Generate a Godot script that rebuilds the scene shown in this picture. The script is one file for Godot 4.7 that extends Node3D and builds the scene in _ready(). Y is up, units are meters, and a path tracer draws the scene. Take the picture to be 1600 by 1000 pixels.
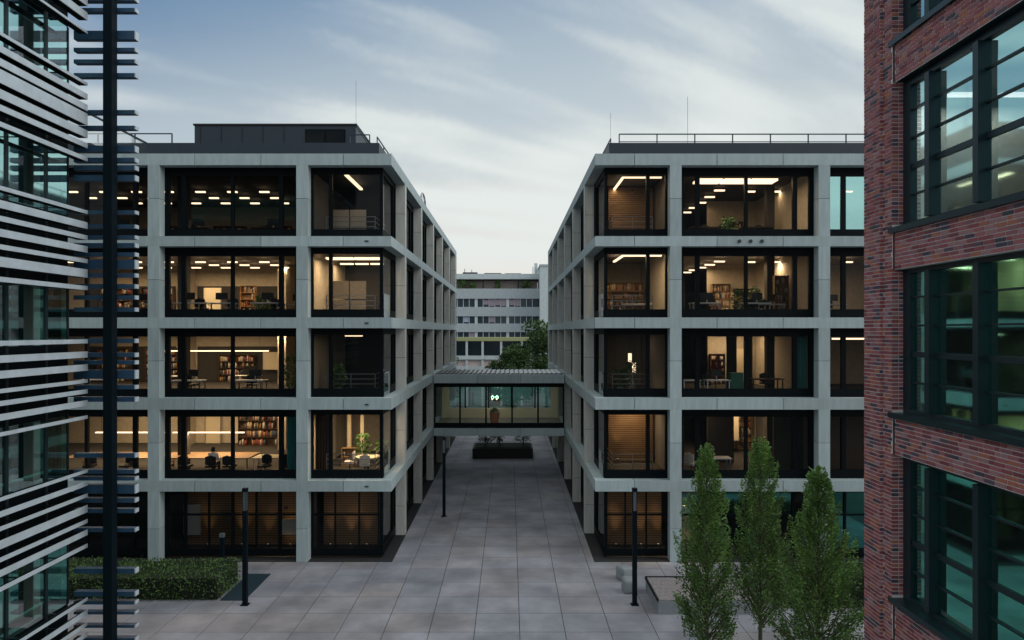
extends Node3D
# Two pale gridded office blocks either side of a paved alley with a glazed bridge, at dusk.
# x runs right, y up, the camera looks along -z; "d" in the helpers is the distance in front of the camera (z = -d).

var M := {}
var meshes := {}
var used := {}
var rng := RandomNumberGenerator.new()
const NTH := ["first", "second", "third", "fourth", "fifth", "sixth", "seventh", "eighth", "ninth", "tenth", "eleventh", "twelfth"]

# ---------------------------------------------------------------- helpers
func lin(r: float, g: float, b: float) -> Color:
	return Color(r, g, b).linear_to_srgb()

func flat(r: float, g: float, b: float, rough := 0.7, metal := 0.0) -> StandardMaterial3D:
	var m := StandardMaterial3D.new()
	m.albedo_color = lin(r, g, b)
	m.roughness = rough
	m.metallic = metal
	return m

func noise_tex(freq: float, lo: float, hi: float, octaves := 4, seed_ := 1, size := 512, kind := FastNoiseLite.TYPE_SIMPLEX_SMOOTH) -> NoiseTexture2D:
	var n := FastNoiseLite.new()
	n.noise_type = kind
	n.frequency = freq
	n.fractal_octaves = octaves
	n.fractal_gain = 0.55
	n.seed = seed_
	var t := NoiseTexture2D.new()
	t.noise = n
	t.width = size
	t.height = size
	t.seamless = true
	var g := Gradient.new()
	g.set_color(0, Color(lo, lo, lo))
	g.set_color(1, Color(hi, hi, hi))
	t.color_ramp = g
	return t

func worn(r: float, g: float, b: float, tex: Texture2D, scale: float, rough := 0.75) -> StandardMaterial3D:
	var m := flat(r, g, b, rough)
	m.albedo_texture = tex
	m.uv1_triplanar = true
	m.uv1_world_triplanar = true
	m.uv1_scale = Vector3.ONE * scale
	return m

func pane_mat(r: float, g: float, b: float, alpha: float, spec: float) -> StandardMaterial3D:
	var m := flat(r, g, b, 0.03)
	m.transparency = BaseMaterial3D.TRANSPARENCY_ALPHA
	m.albedo_color.a = alpha
	m.metallic_specular = spec
	return m

func mirror_pane(r: float, g: float, b: float, share: float) -> StandardMaterial3D:
	# sun-control glass: a thin metal coat that mirrors a share of the light and lets the rest through
	var im := Image.create(4, 4, false, Image.FORMAT_RGBA8)
	im.fill(Color.WHITE)
	var m := flat(r, g, b, 0.04, 1.0)
	m.albedo_texture = ImageTexture.create_from_image(im)
	m.transparency = BaseMaterial3D.TRANSPARENCY_ALPHA
	m.albedo_color.a = share
	return m

func glow(r: float, g: float, b: float, e: float) -> StandardMaterial3D:
	var m := flat(0.8, 0.8, 0.8, 0.5)
	m.emission_enabled = true
	m.emission = lin(r, g, b)
	m.emission_energy_multiplier = e
	return m

func numbered(called: String) -> String:
	var n: int = used.get(called, 0)
	used[called] = n + 1
	return called if n == 0 else "%s_%03d" % [called, n]

func tag(o: Node3D, label: String, category: String, group := "", kind := "") -> void:
	if label: o.set_meta("label", label)
	if category: o.set_meta("category", category)
	if group: o.set_meta("group", group)
	if kind: o.set_meta("kind", kind)

func thing(called: String, label: String, category: String, at: Vector3, turn := 0.0, group := "") -> Node3D:
	var o := Node3D.new()
	o.name = numbered(called)
	add_child(o)
	o.position = at
	o.rotation.y = turn
	tag(o, label, category, group)
	return o

func origin_of(p: Node3D) -> Vector3:
	var v := Vector3.ZERO
	var n: Node = p
	while n != self and n is Node3D:
		v += (n as Node3D).position
		n = n.get_parent()
	return v

func box_mesh(s: Vector3) -> Mesh:
	var key := "box %.3f %.3f %.3f" % [s.x, s.y, s.z]
	if not meshes.has(key):
		var b := BoxMesh.new()
		b.size = s
		meshes[key] = b
	return meshes[key]

func put(called: String, mesh: Mesh, at: Vector3, m: Material, parent: Node3D = self) -> MeshInstance3D:
	var o := MeshInstance3D.new()
	o.name = numbered(called) if parent == self else called
	o.mesh = mesh
	o.material_override = m
	parent.add_child(o, true)
	o.position = at
	return o

# a box part in its parent's own axes
func solid(called: String, size: Vector3, at: Vector3, m: Material, parent: Node3D = self) -> MeshInstance3D:
	return put(called, box_mesh(size), at, m, parent)

# a box part given by its extents in the world (d = distance along -z)
func wbox(called: String, x0: float, x1: float, y0: float, y1: float, d0: float, d1: float, m: Material, parent: Node3D = self) -> MeshInstance3D:
	var c := Vector3((x0 + x1) / 2, (y0 + y1) / 2, -(d0 + d1) / 2)
	return put(called, box_mesh(Vector3(absf(x1 - x0), y1 - y0, absf(d1 - d0))), c - origin_of(parent), m, parent)

func begin() -> SurfaceTool:
	var st := SurfaceTool.new()
	st.begin(Mesh.PRIMITIVE_TRIANGLES)
	return st

func sbox(st: SurfaceTool, lo: Vector3, hi: Vector3) -> void:
	st.append_from(box_mesh(hi - lo), 0, Transform3D(Basis(), (lo + hi) / 2))

func sbar(st: SurfaceTool, a: Vector3, b: Vector3, w: float, h := -1.0) -> void:
	var z := b - a
	var up := Vector3.UP if absf(z.normalized().y) < 0.95 else Vector3.RIGHT
	var basis := Basis.looking_at(z, up)
	st.append_from(box_mesh(Vector3(w, w if h < 0 else h, z.length())), 0, Transform3D(basis, (a + b) / 2))

func scyl(st: SurfaceTool, base: Vector3, r0: float, r1: float, h: float, sides := 12, basis := Basis()) -> void:
	var key := "cyl %.3f %.3f %.3f %d" % [r0, r1, h, sides]
	if not meshes.has(key):
		var c := CylinderMesh.new()
		c.bottom_radius = r0
		c.top_radius = r1
		c.height = h
		c.radial_segments = sides
		c.rings = 1
		meshes[key] = c
	st.append_from(meshes[key], 0, Transform3D(basis, base + basis.y * h / 2))

func quad(w: float, h: float) -> Mesh:
	var key := "quad %.3f %.3f" % [w, h]
	if not meshes.has(key):
		var q := QuadMesh.new()
		q.size = Vector2(w, h)
		meshes[key] = q
	return meshes[key]

func f(v: float) -> float:
	return rng.randf_range(-v, v)

# ---------------------------------------------------------------- camera, sky, light
func sky_image() -> Image:
	var w := 1536
	var h := 768
	var im := Image.create(w, h, false, Image.FORMAT_RGBF)
	im.fill(Color(0.1, 0.1, 0.11))
	var n1 := FastNoiseLite.new()
	n1.seed = 11
	n1.frequency = 0.62
	n1.fractal_octaves = 5
	n1.domain_warp_enabled = true
	n1.domain_warp_amplitude = 0.6
	n1.domain_warp_frequency = 0.5
	var n2 := FastNoiseLite.new()
	n2.seed = 29
	n2.frequency = 0.28
	n2.fractal_octaves = 3
	var high := Vector3(0.060, 0.145, 0.275)
	var mid := Vector3(0.43, 0.495, 0.51)
	var low := Vector3(0.625, 0.60, 0.56)
	var white := Vector3(0.57, 0.605, 0.59)
	var grey := Vector3(0.25, 0.34, 0.42)
	for y in range(h / 2 + 2):
		var e := (0.5 - (y + 0.5) / h) * PI
		var ed := maxf(0.0, rad_to_deg(e))
		for x in range(w):
			var az := (x + 0.5) / w * TAU
			if az > PI: az -= TAU
			var away := absf(wrapf(az - 0.16, -PI, PI))
			var lobe := exp(-pow(away / 0.66, 2.0))
			var tl := exp(-pow(ed / (8.0 + 6.5 * lobe), 1.6))
			var tm := exp(-pow(ed / (14.0 + 12.5 * lobe), 3.2))
			var c := high.lerp(mid, tm).lerp(low * lerpf(0.82, 1.0, lobe), tl)
			var px := sin(az) / (sin(e) + 0.13)
			var pz := -cos(az) / (sin(e) + 0.13)
			# thin streaks drawn out along one wind direction, broken by larger patches
			var u := px * 0.90 - pz * 0.44
			var v := px * 0.44 + pz * 0.90
			var streak := n1.get_noise_2d(u * 0.45, v * 1.9)
			var wisp := n1.get_noise_2d(u * 0.95 + 31.0, v * 6.0)
			var patch := n2.get_noise_2d(u * 1.5, v * 1.9)
			var over := 0.34 * smoothstep(28.0, 55.0, ed) + 0.30 * smoothstep(1.0, 2.0, away)
			var k := smoothstep(-0.34, 0.72, streak * 1.25 + patch * 0.9 + wisp * 0.5 + 0.22 * lobe + over)
			k *= 0.88 * smoothstep(0.0, 8.0, ed)
			c = c.lerp(white, k)
			var shade := smoothstep(0.1, 0.6, -streak * 0.8 - patch * 0.9) * smoothstep(4.0, 14.0, ed) * 0.35
			c = c.lerp(grey, shade * tm * (1.0 - 0.6 * k))
			im.set_pixel(x, y, Color(c.x, c.y, c.z))
	return im

func camera_and_light() -> void:
	var cam := Camera3D.new()
	cam.name = "camera"
	cam.near = 0.1
	cam.far = 1500.0
	cam.position = Vector3(0, 10.8, 0)
	cam.projection = Camera3D.PROJECTION_FRUSTUM
	cam.size = 0.1 * 1000.0 / 1067.0
	cam.frustum_offset = Vector2(0.1 * 4.0 / 1067.0, 0.1 * 18.0 / 1067.0)
	cam.current = true
	add_child(cam)
	var we := WorldEnvironment.new()
	we.name = "world_environment"
	var e := Environment.new()
	e.background_mode = Environment.BG_SKY
	var pm := PanoramaSkyMaterial.new()
	pm.panorama = ImageTexture.create_from_image(sky_image())
	e.sky = Sky.new()
	e.sky.sky_material = pm
	e.background_energy_multiplier = 1.0
	e.tonemap_mode = Environment.TONE_MAPPER_LINEAR
	e.tonemap_exposure = 1.4
	e.sdfgi_enabled = true
	e.ssao_enabled = true
	e.ssil_enabled = true
	we.environment = e
	add_child(we)
	var sun := DirectionalLight3D.new()
	sun.name = "dusk_glow"
	sun.light_energy = 0.42
	sun.light_angular_distance = 60.0
	sun.light_color = Color(1.0, 0.99, 0.96)
	sun.shadow_enabled = true
	add_child(sun)
	sun.look_at_from_position(Vector3(30, 21, 7), Vector3.ZERO)

func materials() -> void:
	var fine := noise_tex(0.03, 0.90, 1.0, 5, 3)
	var broad := noise_tex(0.012, 0.66, 1.0, 5, 7)
	var rain := noise_tex(0.011, 0.89, 1.0, 4, 13)
	for i in 5:
		var k: float = [1.0, 0.92, 1.05, 0.97, 0.88][i]
		M["clad%d" % i] = worn(0.45 * k, 0.545 * k, 0.57 * k, rain, 0.35, 0.8)
		M["clad%d" % i].uv1_scale = Vector3(0.55, 0.09, 0.55)
	var pave := noise_tex(0.008, 0.70, 1.0, 6, 19, 1024)
	for i in 6:
		var k: float = [1.0, 0.94, 1.04, 0.97, 0.95, 1.02][i]
		var warm: float = [0.0, 0.012, -0.004, 0.02, -0.006, 0.008][i]
		M["fin0"] = worn(0.585, 0.60, 0.57, rain, 0.35, 0.8)  # fins lighter and warmer than the cladding: glow on them put into colour
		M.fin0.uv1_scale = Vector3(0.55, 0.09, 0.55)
		M["slab%d" % i] = worn(0.405 * k + warm, 0.41 * k, 0.465 * k - warm, pave, 0.043, 0.62)
	M.joint = flat(0.045, 0.05, 0.055, 0.9)
	M.core = flat(0.05, 0.055, 0.06, 0.9)
	M.ground = worn(0.14, 0.145, 0.15, broad, 0.03, 0.85)
	M.gravel = worn(0.02, 0.022, 0.025, fine, 1.2, 0.95)
	M.frame = flat(0.004, 0.007, 0.009, 0.5, 0.0)
	M.frame.metallic_specular = 0.2
	M.roof_dark = worn(0.022, 0.036, 0.055, fine, 0.3, 0.5)
	M.rail = flat(0.04, 0.055, 0.08, 0.4, 0.6)
	M.clear = pane_mat(0.004, 0.007, 0.008, 0.32, 0.28)
	M.dim = pane_mat(0.004, 0.007, 0.008, 0.45, 0.28)
	M.smoky = pane_mat(0.004, 0.007, 0.009, 0.65, 0.30)
	M.teal = mirror_pane(0.55, 0.95, 0.93, 0.70)
	M.green = mirror_pane(0.30, 0.92, 0.80, 0.50)
	M.greenlow = mirror_pane(0.20, 0.90, 0.72, 0.55)
	M.bridge = pane_mat(0.02, 0.05, 0.05, 0.15, 0.8)
	M.greenhall = mirror_pane(0.16, 0.70, 0.62, 0.30)
	M.balustrade = mirror_pane(0.80, 0.84, 0.84, 0.50)
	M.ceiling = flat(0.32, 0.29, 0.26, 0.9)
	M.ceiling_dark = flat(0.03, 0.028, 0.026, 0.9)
	M.carpet = flat(0.04, 0.038, 0.036, 0.95)
	M.wall_warm = worn(0.56, 0.50, 0.40, fine, 0.2, 0.9)
	M.wall_grey = worn(0.20, 0.19, 0.18, fine, 0.2, 0.9)
	M.wall_dark = worn(0.05, 0.048, 0.046, fine, 0.2, 0.9)
	M.wood = worn(0.42, 0.25, 0.11, noise_tex(0.03, 0.7, 1.0, 4, 5), 0.6, 0.5)
	M.wood_dark = worn(0.10, 0.055, 0.03, noise_tex(0.03, 0.7, 1.0, 4, 6), 0.6, 0.55)
	M.white = flat(0.72, 0.71, 0.68, 0.5)
	M.black = flat(0.012, 0.012, 0.013, 0.6)
	M.steel = flat(0.42, 0.43, 0.44, 0.35, 0.8)
	M.teal_cloth = flat(0.03, 0.20, 0.20, 0.9)
	M.green_paint = flat(0.02, 0.13, 0.08, 0.6)
	M.red_cloth = flat(0.30, 0.03, 0.025, 0.9)
	M.orange = flat(0.45, 0.15, 0.05, 0.7)
	M.cream = flat(0.66, 0.58, 0.42, 0.8)
	M.warm_glow = glow(1.0, 0.74, 0.47, 1.9)
	M.ember = glow(1.0, 0.72, 0.45, 0.35)
	M.white_glow = glow(0.95, 1.0, 0.95, 1.2)
	M.lamp_pole = flat(0.004, 0.010, 0.015, 0.6)
	M.lamp_pole.metallic_specular = 0.2
	M.lens = flat(0.12, 0.15, 0.17, 0.3)
	M.louvre = worn(0.55, 0.63, 0.69, rain, 0.3, 0.42)
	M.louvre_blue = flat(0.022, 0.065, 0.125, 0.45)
	M.louvre_frame = flat(0.018, 0.03, 0.036, 0.45, 0.3)
	M.light_post = flat(0.42, 0.55, 0.50, 0.5)
	M.sill = flat(0.022, 0.05, 0.062, 0.35, 0.55)
	M.brick_frame = flat(0.016, 0.035, 0.045, 0.4, 0.35)
	M.mortar = worn(0.74, 0.69, 0.69, fine, 0.9, 0.95)
	var grain := noise_tex(0.06, 0.62, 1.0, 4, 41)
	var tones := [[0.21, 0.050, 0.055], [0.27, 0.085, 0.090], [0.15, 0.038, 0.046], [0.26, 0.125, 0.130], [0.045, 0.036, 0.052], [0.29, 0.095, 0.060], [0.080, 0.048, 0.066], [0.20, 0.080, 0.090]]
	for i in 8:
		M["brick%d" % i] = worn(tones[i][0] * 2.0, tones[i][1] * 2.15, tones[i][2] * 2.25, grain, 1.4, 0.8)
	M.brick_any = worn(1, 1, 1, grain, 1.4, 0.8)
	M.brick_any.vertex_color_use_as_albedo = true
	M.leaf = flat(1, 1, 1, 0.6)
	M.leaf.vertex_color_use_as_albedo = true
	M.leaf.backlight_enabled = true
	M.leaf.backlight = Color(0.25, 0.3, 0.15)
	M.hedge_core = flat(0.010, 0.018, 0.008, 0.95)
	M.bark = worn(0.10, 0.085, 0.065, fine, 2.0, 0.9)
	M.stone = worn(0.28, 0.31, 0.335, fine, 1.0, 0.85)
	M.plank = worn(0.36, 0.325, 0.33, noise_tex(0.03, 0.72, 1.0, 4, 8), 0.4, 0.7)
	M.plate = flat(0.030, 0.062, 0.085, 0.5, 0.3)
	M.far_wall = worn(0.47, 0.53, 0.57, fine, 0.1, 0.85)
	M.far_pink = flat(0.66, 0.54, 0.53, 0.8)
	M.far_pale = worn(0.62, 0.70, 0.72, fine, 0.1, 0.85)
	M.far_glass = flat(0.03, 0.05, 0.075, 0.12)
	M.far_blind = flat(0.42, 0.50, 0.62, 0.6)
	M.far_rose = flat(0.36, 0.28, 0.33, 0.6)
	M.far_green = flat(0.38, 0.40, 0.20, 0.8)
	M.slat = worn(0.30, 0.19, 0.10, fine, 0.8, 0.55)

# ---------------------------------------------------------------- windows
# a window unit: frame mesh with header, spandrel, jambs, mullions and transoms; each pane a child
func window_unit(parent: Node3D, at: Vector3, turn: float, w: float, h: float, head: float, foot: float, jambs: Vector2, mulls: Array, transoms: Array, glass: Array) -> MeshInstance3D:
	var key := "win %.2f %.2f %.2f %.2f %s %s %s" % [w, h, head, foot, jambs, mulls, transoms]
	var edges := [[-w / 2, -w / 2 + jambs.x]]
	for m in mulls:
		edges.append([m[0] - m[1] / 2, m[0] + m[1] / 2])
	edges.append([w / 2 - jambs.y, w / 2])
	if not meshes.has(key):
		var st := begin()
		sbox(st, Vector3(-w / 2, h - head, -0.16), Vector3(w / 2, h, 0))
		sbox(st, Vector3(-w / 2, 0, -0.16), Vector3(w / 2, foot, 0))
		for e in edges:
			if e[1] - e[0] > 0.005:
				sbox(st, Vector3(e[0], foot, -0.15), Vector3(e[1], h - head, 0.004))
		for t in transoms:
			for i in edges.size() - 1:
				sbox(st, Vector3(edges[i][1], t - 0.04, -0.12), Vector3(edges[i + 1][0], t + 0.04, -0.01))
		meshes[key] = st.commit()
	var o := put("window", meshes[key], at - origin_of(parent), M.frame, parent)
	o.rotation.y = turn
	var levels := [foot]
	for t in transoms:
		levels.append(t)
	levels.append(h - head)
	for i in edges.size() - 1:
		var x0: float = edges[i][1]
		var x1: float = edges[i + 1][0]
		for j in levels.size() - 1:
			var y0: float = levels[j]
			var y1: float = levels[j + 1]
			var pn := put("pane", quad(x1 - x0, y1 - y0), Vector3((x0 + x1) / 2, (y0 + y1) / 2, -0.07), glass[(i + j) % glass.size()], o)
			pn.rotation = Vector3(f(0.006), f(0.006), 0)
	return o

# ---------------------------------------------------------------- the two pale office blocks
const BEAM := [[3.30, 3.81], [7.14, 7.68], [10.96, 11.46], [14.80, 15.27], [18.60, 19.14]]
const FRONT := 32.0
const BACK := 71.0

# xs: corner x; s: -1 when the block runs to the left, +1 to the right; p0: corner to first pillar
func office(label: String, xc: float, s: float, p0: float, bays: int, fin0: float) -> Node3D:
	var o := thing("office_building", label, "office building", Vector3(xc, 0, -FRONT))
	var run := p0 + 6.96 * bays
	var n := 0
	# joints along the front
	var cuts := [0.0]
	for k in bays + 1:
		cuts.append(p0 + 6.96 * k - 1.93)
		cuts.append(p0 + 6.96 * k + 1.93)
	var dcuts := [FRONT + 0.515]
	for k in 6:
		dcuts.append(fin0 + 6.7 * k - 1.6)
		dcuts.append(fin0 + 6.7 * k + 2.1)
	dcuts[dcuts.size() - 1] = BACK
	var g := 0.014
	for lv in 5:
		var y0: float = BEAM[lv][0]
		var y1: float = BEAM[lv][1]
		for i in cuts.size() - 1:
			n += 1
			wbox("cladding_panel", xc + s * (cuts[i] + (g if i else 0.0)), xc + s * (cuts[i + 1] - g), y0, y1, FRONT, FRONT + 0.5, M["clad%d" % [(n * 7 + lv) % 5]], o)
		for i in dcuts.size() - 1:
			n += 1
			wbox("cladding_panel", xc, xc + s * 0.5, y0, y1, dcuts[i] + g, dcuts[i + 1] - g, M["clad%d" % [(n * 5 + lv) % 5]], o)
	var cst := begin()
	for lv in 5:
		var y0: float = BEAM[lv][0] + 0.06
		var y1: float = BEAM[lv][1] - 0.06
		var a := xc + s * 0.06
		var b := xc + s * run
		sbox(cst, Vector3(minf(a, b), y0, -FRONT - 0.44), Vector3(maxf(a, b), y1, -FRONT - 0.06))
		sbox(cst, Vector3(minf(a, a + s * 0.38), y0, -BACK + 0.1), Vector3(maxf(a, a + s * 0.38), y1, -FRONT - 0.45))
	put("joint_backing", cst.commit(), -o.position, M.core, o)
	# pillars and side fins, in two pieces with a joint between
	for lv in 5:
		var y0: float = 0.0 if lv == 0 else BEAM[lv - 1][1]
		var y1: float = BEAM[lv][0]
		var ym := (y0 + y1) / 2 + (0.1 if lv else -0.1)
		for k in bays + 1:
			var c := xc + s * (p0 + 6.96 * k)
			wbox("pillar_panel", c - 0.27, c + 0.27, y0, ym - 0.01, FRONT + 0.003, FRONT + 0.5, M["clad%d" % [(k + lv) % 5]], o)
			wbox("pillar_panel", c - 0.27, c + 0.27, ym + 0.01, y1, FRONT + 0.003, FRONT + 0.5, M["clad%d" % [(k + lv + 1) % 5]], o)
			wbox("joint_backing", c - 0.25, c + 0.25, ym - 0.01, ym + 0.01, FRONT + 0.03, FRONT + 0.5, M.core, o)
		for k in 6:
			var d := fin0 + 6.7 * k
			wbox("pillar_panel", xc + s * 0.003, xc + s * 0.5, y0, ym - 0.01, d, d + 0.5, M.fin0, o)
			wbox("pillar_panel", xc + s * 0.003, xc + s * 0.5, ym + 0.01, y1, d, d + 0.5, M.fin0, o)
			wbox("joint_backing", xc + s * 0.03, xc + s * 0.48, ym - 0.01, ym + 0.01, d + 0.02, d + 0.5, M.core, o)
	# floors, ceilings, rear and inner walls
	var xin := xc + s * 0.72
	var xout := xc + s * run
	for lv in 5:
		var y0: float = BEAM[lv][0]
		var y1: float = BEAM[lv][1]
		wbox("floor_slab", xin, xout, y0 + 0.12, y1 - 0.02, FRONT + 0.72, BACK - 0.6, M.carpet if lv < 4 else M.roof_dark, o)
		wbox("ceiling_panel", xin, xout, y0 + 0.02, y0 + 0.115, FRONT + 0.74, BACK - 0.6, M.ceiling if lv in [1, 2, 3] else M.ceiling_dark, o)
	wbox("rear_wall", xc, xout, 0.0, 19.14, BACK + 0.01, BACK + 0.3, M.clad1, o)
	wbox("end_wall", xout, xout + s * 0.3, 0.0, 19.14, FRONT + 0.51, BACK, M.clad1, o)
	# the roof: dark upstand, railing, lightning rod
	var uin := xc + s * (0.85)
	wbox("roof_upstand", uin, xout, 19.14, 20.03, FRONT + 1.4, FRONT + 1.65, M.roof_dark, o)
	wbox("roof_upstand", uin, uin + s * 0.25, 19.14, 20.03, FRONT + 1.66, BACK - 1.0, M.roof_dark, o)
	wbox("roof_deck", uin + s * 0.26, xout, 19.145, 19.3, FRONT + 1.66, BACK - 1.0, M.roof_dark, o)
	# windows
	for lv in 5:
		var y0: float = 0.12 if lv == 0 else BEAM[lv - 1][1]
		var h: float = BEAM[lv][0] - y0
		var zf := -(FRONT + 0.52)
		for k in bays:
			var c := xc + s * (p0 + 6.96 * (k + 0.5))
			var glass: Array = [M.clear]
			if lv == 0: glass = [M.dim]
			if s > 0 and k == 1 and lv == 4: glass = [M.teal]
			if s > 0 and k >= 1 and lv == 0: glass = [M.greenhall]
			if s > 0 and k == 0 and lv == 0: glass = [M.dim, M.greenhall]
			if lv == 0:
				window_unit(o, Vector3(c, y0, zf), 0.0, 6.42, h, 0.16, 0.34, Vector2(0.15, 0.15), [[-2.25, 0.10], [-1.13, 0.06], [0.0, 0.10], [1.13, 0.06], [2.25, 0.14]], [1.95], glass)
			else:
				window_unit(o, Vector3(c, y0, zf), 0.0, 6.42, h, 0.40, 0.40, Vector2(0.22, 0.22), [[-2.32, 0.21], [0.0, 0.15], [2.32, 0.21]], [], glass)
		# corner: the front light ends in a glass to glass corner
		var a := p0 - 0.27
		var w := a - 0.5
		var c2 := xc + s * (0.5 + w / 2)
		var mull := [[s * (w / 2 - 0.93), 0.17]]
		var jam := Vector2(0.02, 0.10) if s > 0 else Vector2(0.10, 0.02)
		if lv == 0:
			window_unit(o, Vector3(c2, y0, zf), 0.0, w, h, 0.16, 0.34, jam, [[-w / 6, 0.06], [w / 6, 0.06]], [1.95], [M.dim])
		else:
			window_unit(o, Vector3(c2, y0, zf), 0.0, w, h, 0.30, 0.40, jam, mull, [], [M.clear if lv in [1, 3] else M.dim])
		var turn := PI / 2 if s < 0 else -PI / 2
		var xg := xc + s * 0.5
		var d0 := FRONT + 0.52
		window_unit(o, Vector3(xg, y0, -(d0 + fin0) / 2), turn, fin0 - d0 - 0.02, h, 0.30 if lv else 0.16, 0.40, Vector2(0.02, 0.10) if s < 0 else Vector2(0.10, 0.02), [[s * (-(fin0 - d0) / 2 + 0.75), 0.08]], [], [M.smoky])
		for k in 5:
			var d := fin0 + 0.5 + 6.7 * k
			window_unit(o, Vector3(xg, y0, -(d + 3.1)), turn, 6.2, h, 0.36, 0.38, Vector2(0.15, 0.15), [[-1.9, 0.16], [0.0, 0.12], [1.9, 0.16]], [], [M.smoky if lv != 3 else M.dim])
		if lv:
			# slim rails just inside the corner glass
			var rs := begin()
			for r in 4:
				var ry := y0 + 0.35 + r * 0.24
				sbar(rs, Vector3(xc + s * (p0 - 0.9), ry, -FRONT - 0.95), Vector3(xc + s * 0.95, ry, -FRONT - 0.95), 0.03)
				sbar(rs, Vector3(xc + s * 0.95, ry, -FRONT - 0.95), Vector3(xc + s * 0.95, ry, -fin0 + 0.3), 0.03)
			for q in [0.95, (p0 - 0.9 + 0.95) / 2, p0 - 0.9]:
				sbar(rs, Vector3(xc + s * q, y0, -FRONT - 0.95), Vector3(xc + s * q, y0 + 1.09, -FRONT - 0.95), 0.03)
			put("corner_rail", rs.commit(), -o.position, M.steel, o)
		if lv and lv != 4:
			var bx := xg + s * -0.05
			var b := wbox("balustrade_panel", bx - 0.008, bx + 0.008, y0 + 0.02, y0 + 1.15, FRONT + 0.62, FRONT + 2.1, M.balustrade, o)
			b.set_meta("label", "pale glass balustrade panel at the corner")
	return o

func railing(o: Node3D, a: Vector3, b: Vector3, h: float, gap: float) -> void:
	var st := begin()
	sbar(st, a + Vector3(0, h, 0), b + Vector3(0, h, 0), 0.05)
	sbar(st, a + Vector3(0, h * 0.22, 0), b + Vector3(0, h * 0.22, 0), 0.035)
	var r := put("roof_railing", st.commit(), -origin_of(o), M.rail, o)
	var n := int((b - a).length() / gap)
	for i in n + 1:
		var p: Vector3 = a.lerp(b, float(i) / maxi(1, n))
		put("post", box_mesh(Vector3(0.05, h, 0.05)), p + Vector3(0, h / 2, 0), M.rail, r)

# ---------------------------------------------------------------- lamps in the rooms
func room_light(called: String, at: Vector3, size: Vector3, energy: float, label: String, group: String, m: StandardMaterial3D = null, c := Color(1.0, 0.69, 0.38).linear_to_srgb()) -> MeshInstance3D:
	var o := put(called, box_mesh(size), at, m if m else M.warm_glow)
	tag(o, label, "ceiling light" if called == "ceiling_light" else "pendant lamp", group)
	var l := AreaLight3D.new()
	l.name = "lamp"
	l.area_size = Vector2(size.x, size.z)
	l.light_energy = energy * 7.5
	l.light_color = c
	l.area_range = 14.0
	l.area_attenuation = 2.0
	l.shadow_enabled = true
	o.add_child(l)
	l.position = Vector3(0, -size.y / 2 - 0.01, 0)
	l.rotation.x = -PI / 2
	return o

# ---------------------------------------------------------------- plaza
func plaza() -> void:
	var g := put("ground", box_mesh(Vector3(900, 0.4, 900)), Vector3(0, -0.33, -200), M.ground)
	g.set_meta("kind", "structure")
	var p := Node3D.new()
	p.name = "pavement"
	add_child(p)
	p.set_meta("kind", "structure")
	wbox("bedding", -24, 20, -0.10, -0.035, 20.0, 31.99, M.joint, p)
	wbox("bedding", -5.5, 3.98, -0.10, -0.035, 32.0, 80.0, M.joint, p)
	var areas := [[-24.0, 20.0, 20.0, 31.99], [-5.5, 3.98, 31.99, 80.0]]
	var gap := 0.012
	var cells := []
	for i in range(-15, 13):
		for j in range(-2, 34):
			var x0 := 0.37 + 1.63 * i
			var d0 := 22.91 + 1.63 * j
			for a in areas:
				var xa := maxf(x0 + gap, a[0])
				var xb := minf(x0 + 1.63 - gap, a[1])
				var da := maxf(d0 + gap, a[2])
				var db := minf(d0 + 1.63 - gap, a[3])
				if xb - xa > 0.1 and db - da > 0.1:
					var d := (da + db) / 2
					var seen := absf((xa + xb) / 2) < d * 0.72
					cells.append([(d if seen else d + 100.0), xa, xb, da, db])
	cells.sort_custom(func(u, v): return u[0] < v[0])
	var rest := begin()
	for k in cells.size():
		var c: Array = cells[k]
		if k < 298:
			var o := wbox("paving_slab", c[1], c[2], -0.05, 0.0, c[3], c[4], M["slab%d" % (rng.randi() % 6)], p)
			o.position.y += f(0.0015)
		else:
			sbox(rest, Vector3(c[1], -0.05, -c[4]), Vector3(c[2], 0.0, -c[3]))
	var r := put("paving_slab", rest.commit(), Vector3.ZERO, M.slab1, p)
	r.set_meta("kind", "stuff")
	# dark gravel strips between the paving and the glass
	for q in [["gravel_strip", -34.0, -5.52], ["gravel_strip", 4.0, 29.0]]:
		var o := wbox(q[0], q[1], q[2], -0.08, 0.012, 32.01, 71.0, M.gravel)
		o.set_meta("kind", "structure")
	# dark steel plate set into the paving beside the hedge
	var pl := wbox("floor_plate", -11.62, -10.62, 0.006, 0.02, 27.4, 30.4, M.plate)
	tag(pl, "dark blue steel plate set into the paving beside the low clipped hedge", "floor plate")

# ---------------------------------------------------------------- street furniture
func lamp_post(x: float, d: float, label: String) -> void:
	var o := thing("lamp_post", label, "lamp post", Vector3(x, 0, -d), 0, "dark square lamp posts on the plaza")
	solid("base_plate", Vector3(0.30, 0.02, 0.30), Vector3(0, 0.012, 0), M.lamp_pole, o)
	solid("pole", Vector3(0.17, 3.70, 0.17), Vector3(0, 1.872, 0), M.lamp_pole, o)
	var st := begin()
	for c in [[-1, -1], [1, -1], [-1, 1], [1, 1]]:
		sbox(st, Vector3(c[0] * 0.075 - 0.009, 3.723, c[1] * 0.075 - 0.009), Vector3(c[0] * 0.075 + 0.009, 4.48, c[1] * 0.075 + 0.009))
	put("corner_bars", st.commit(), Vector3.ZERO, M.lamp_pole, o)
	solid("lamp_lens", Vector3(0.125, 0.757, 0.125), Vector3(0, 4.10, 0), M.lens, o)
	solid("cap", Vector3(0.19, 0.13, 0.19), Vector3(0, 4.545, 0), M.lamp_pole, o)

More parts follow.
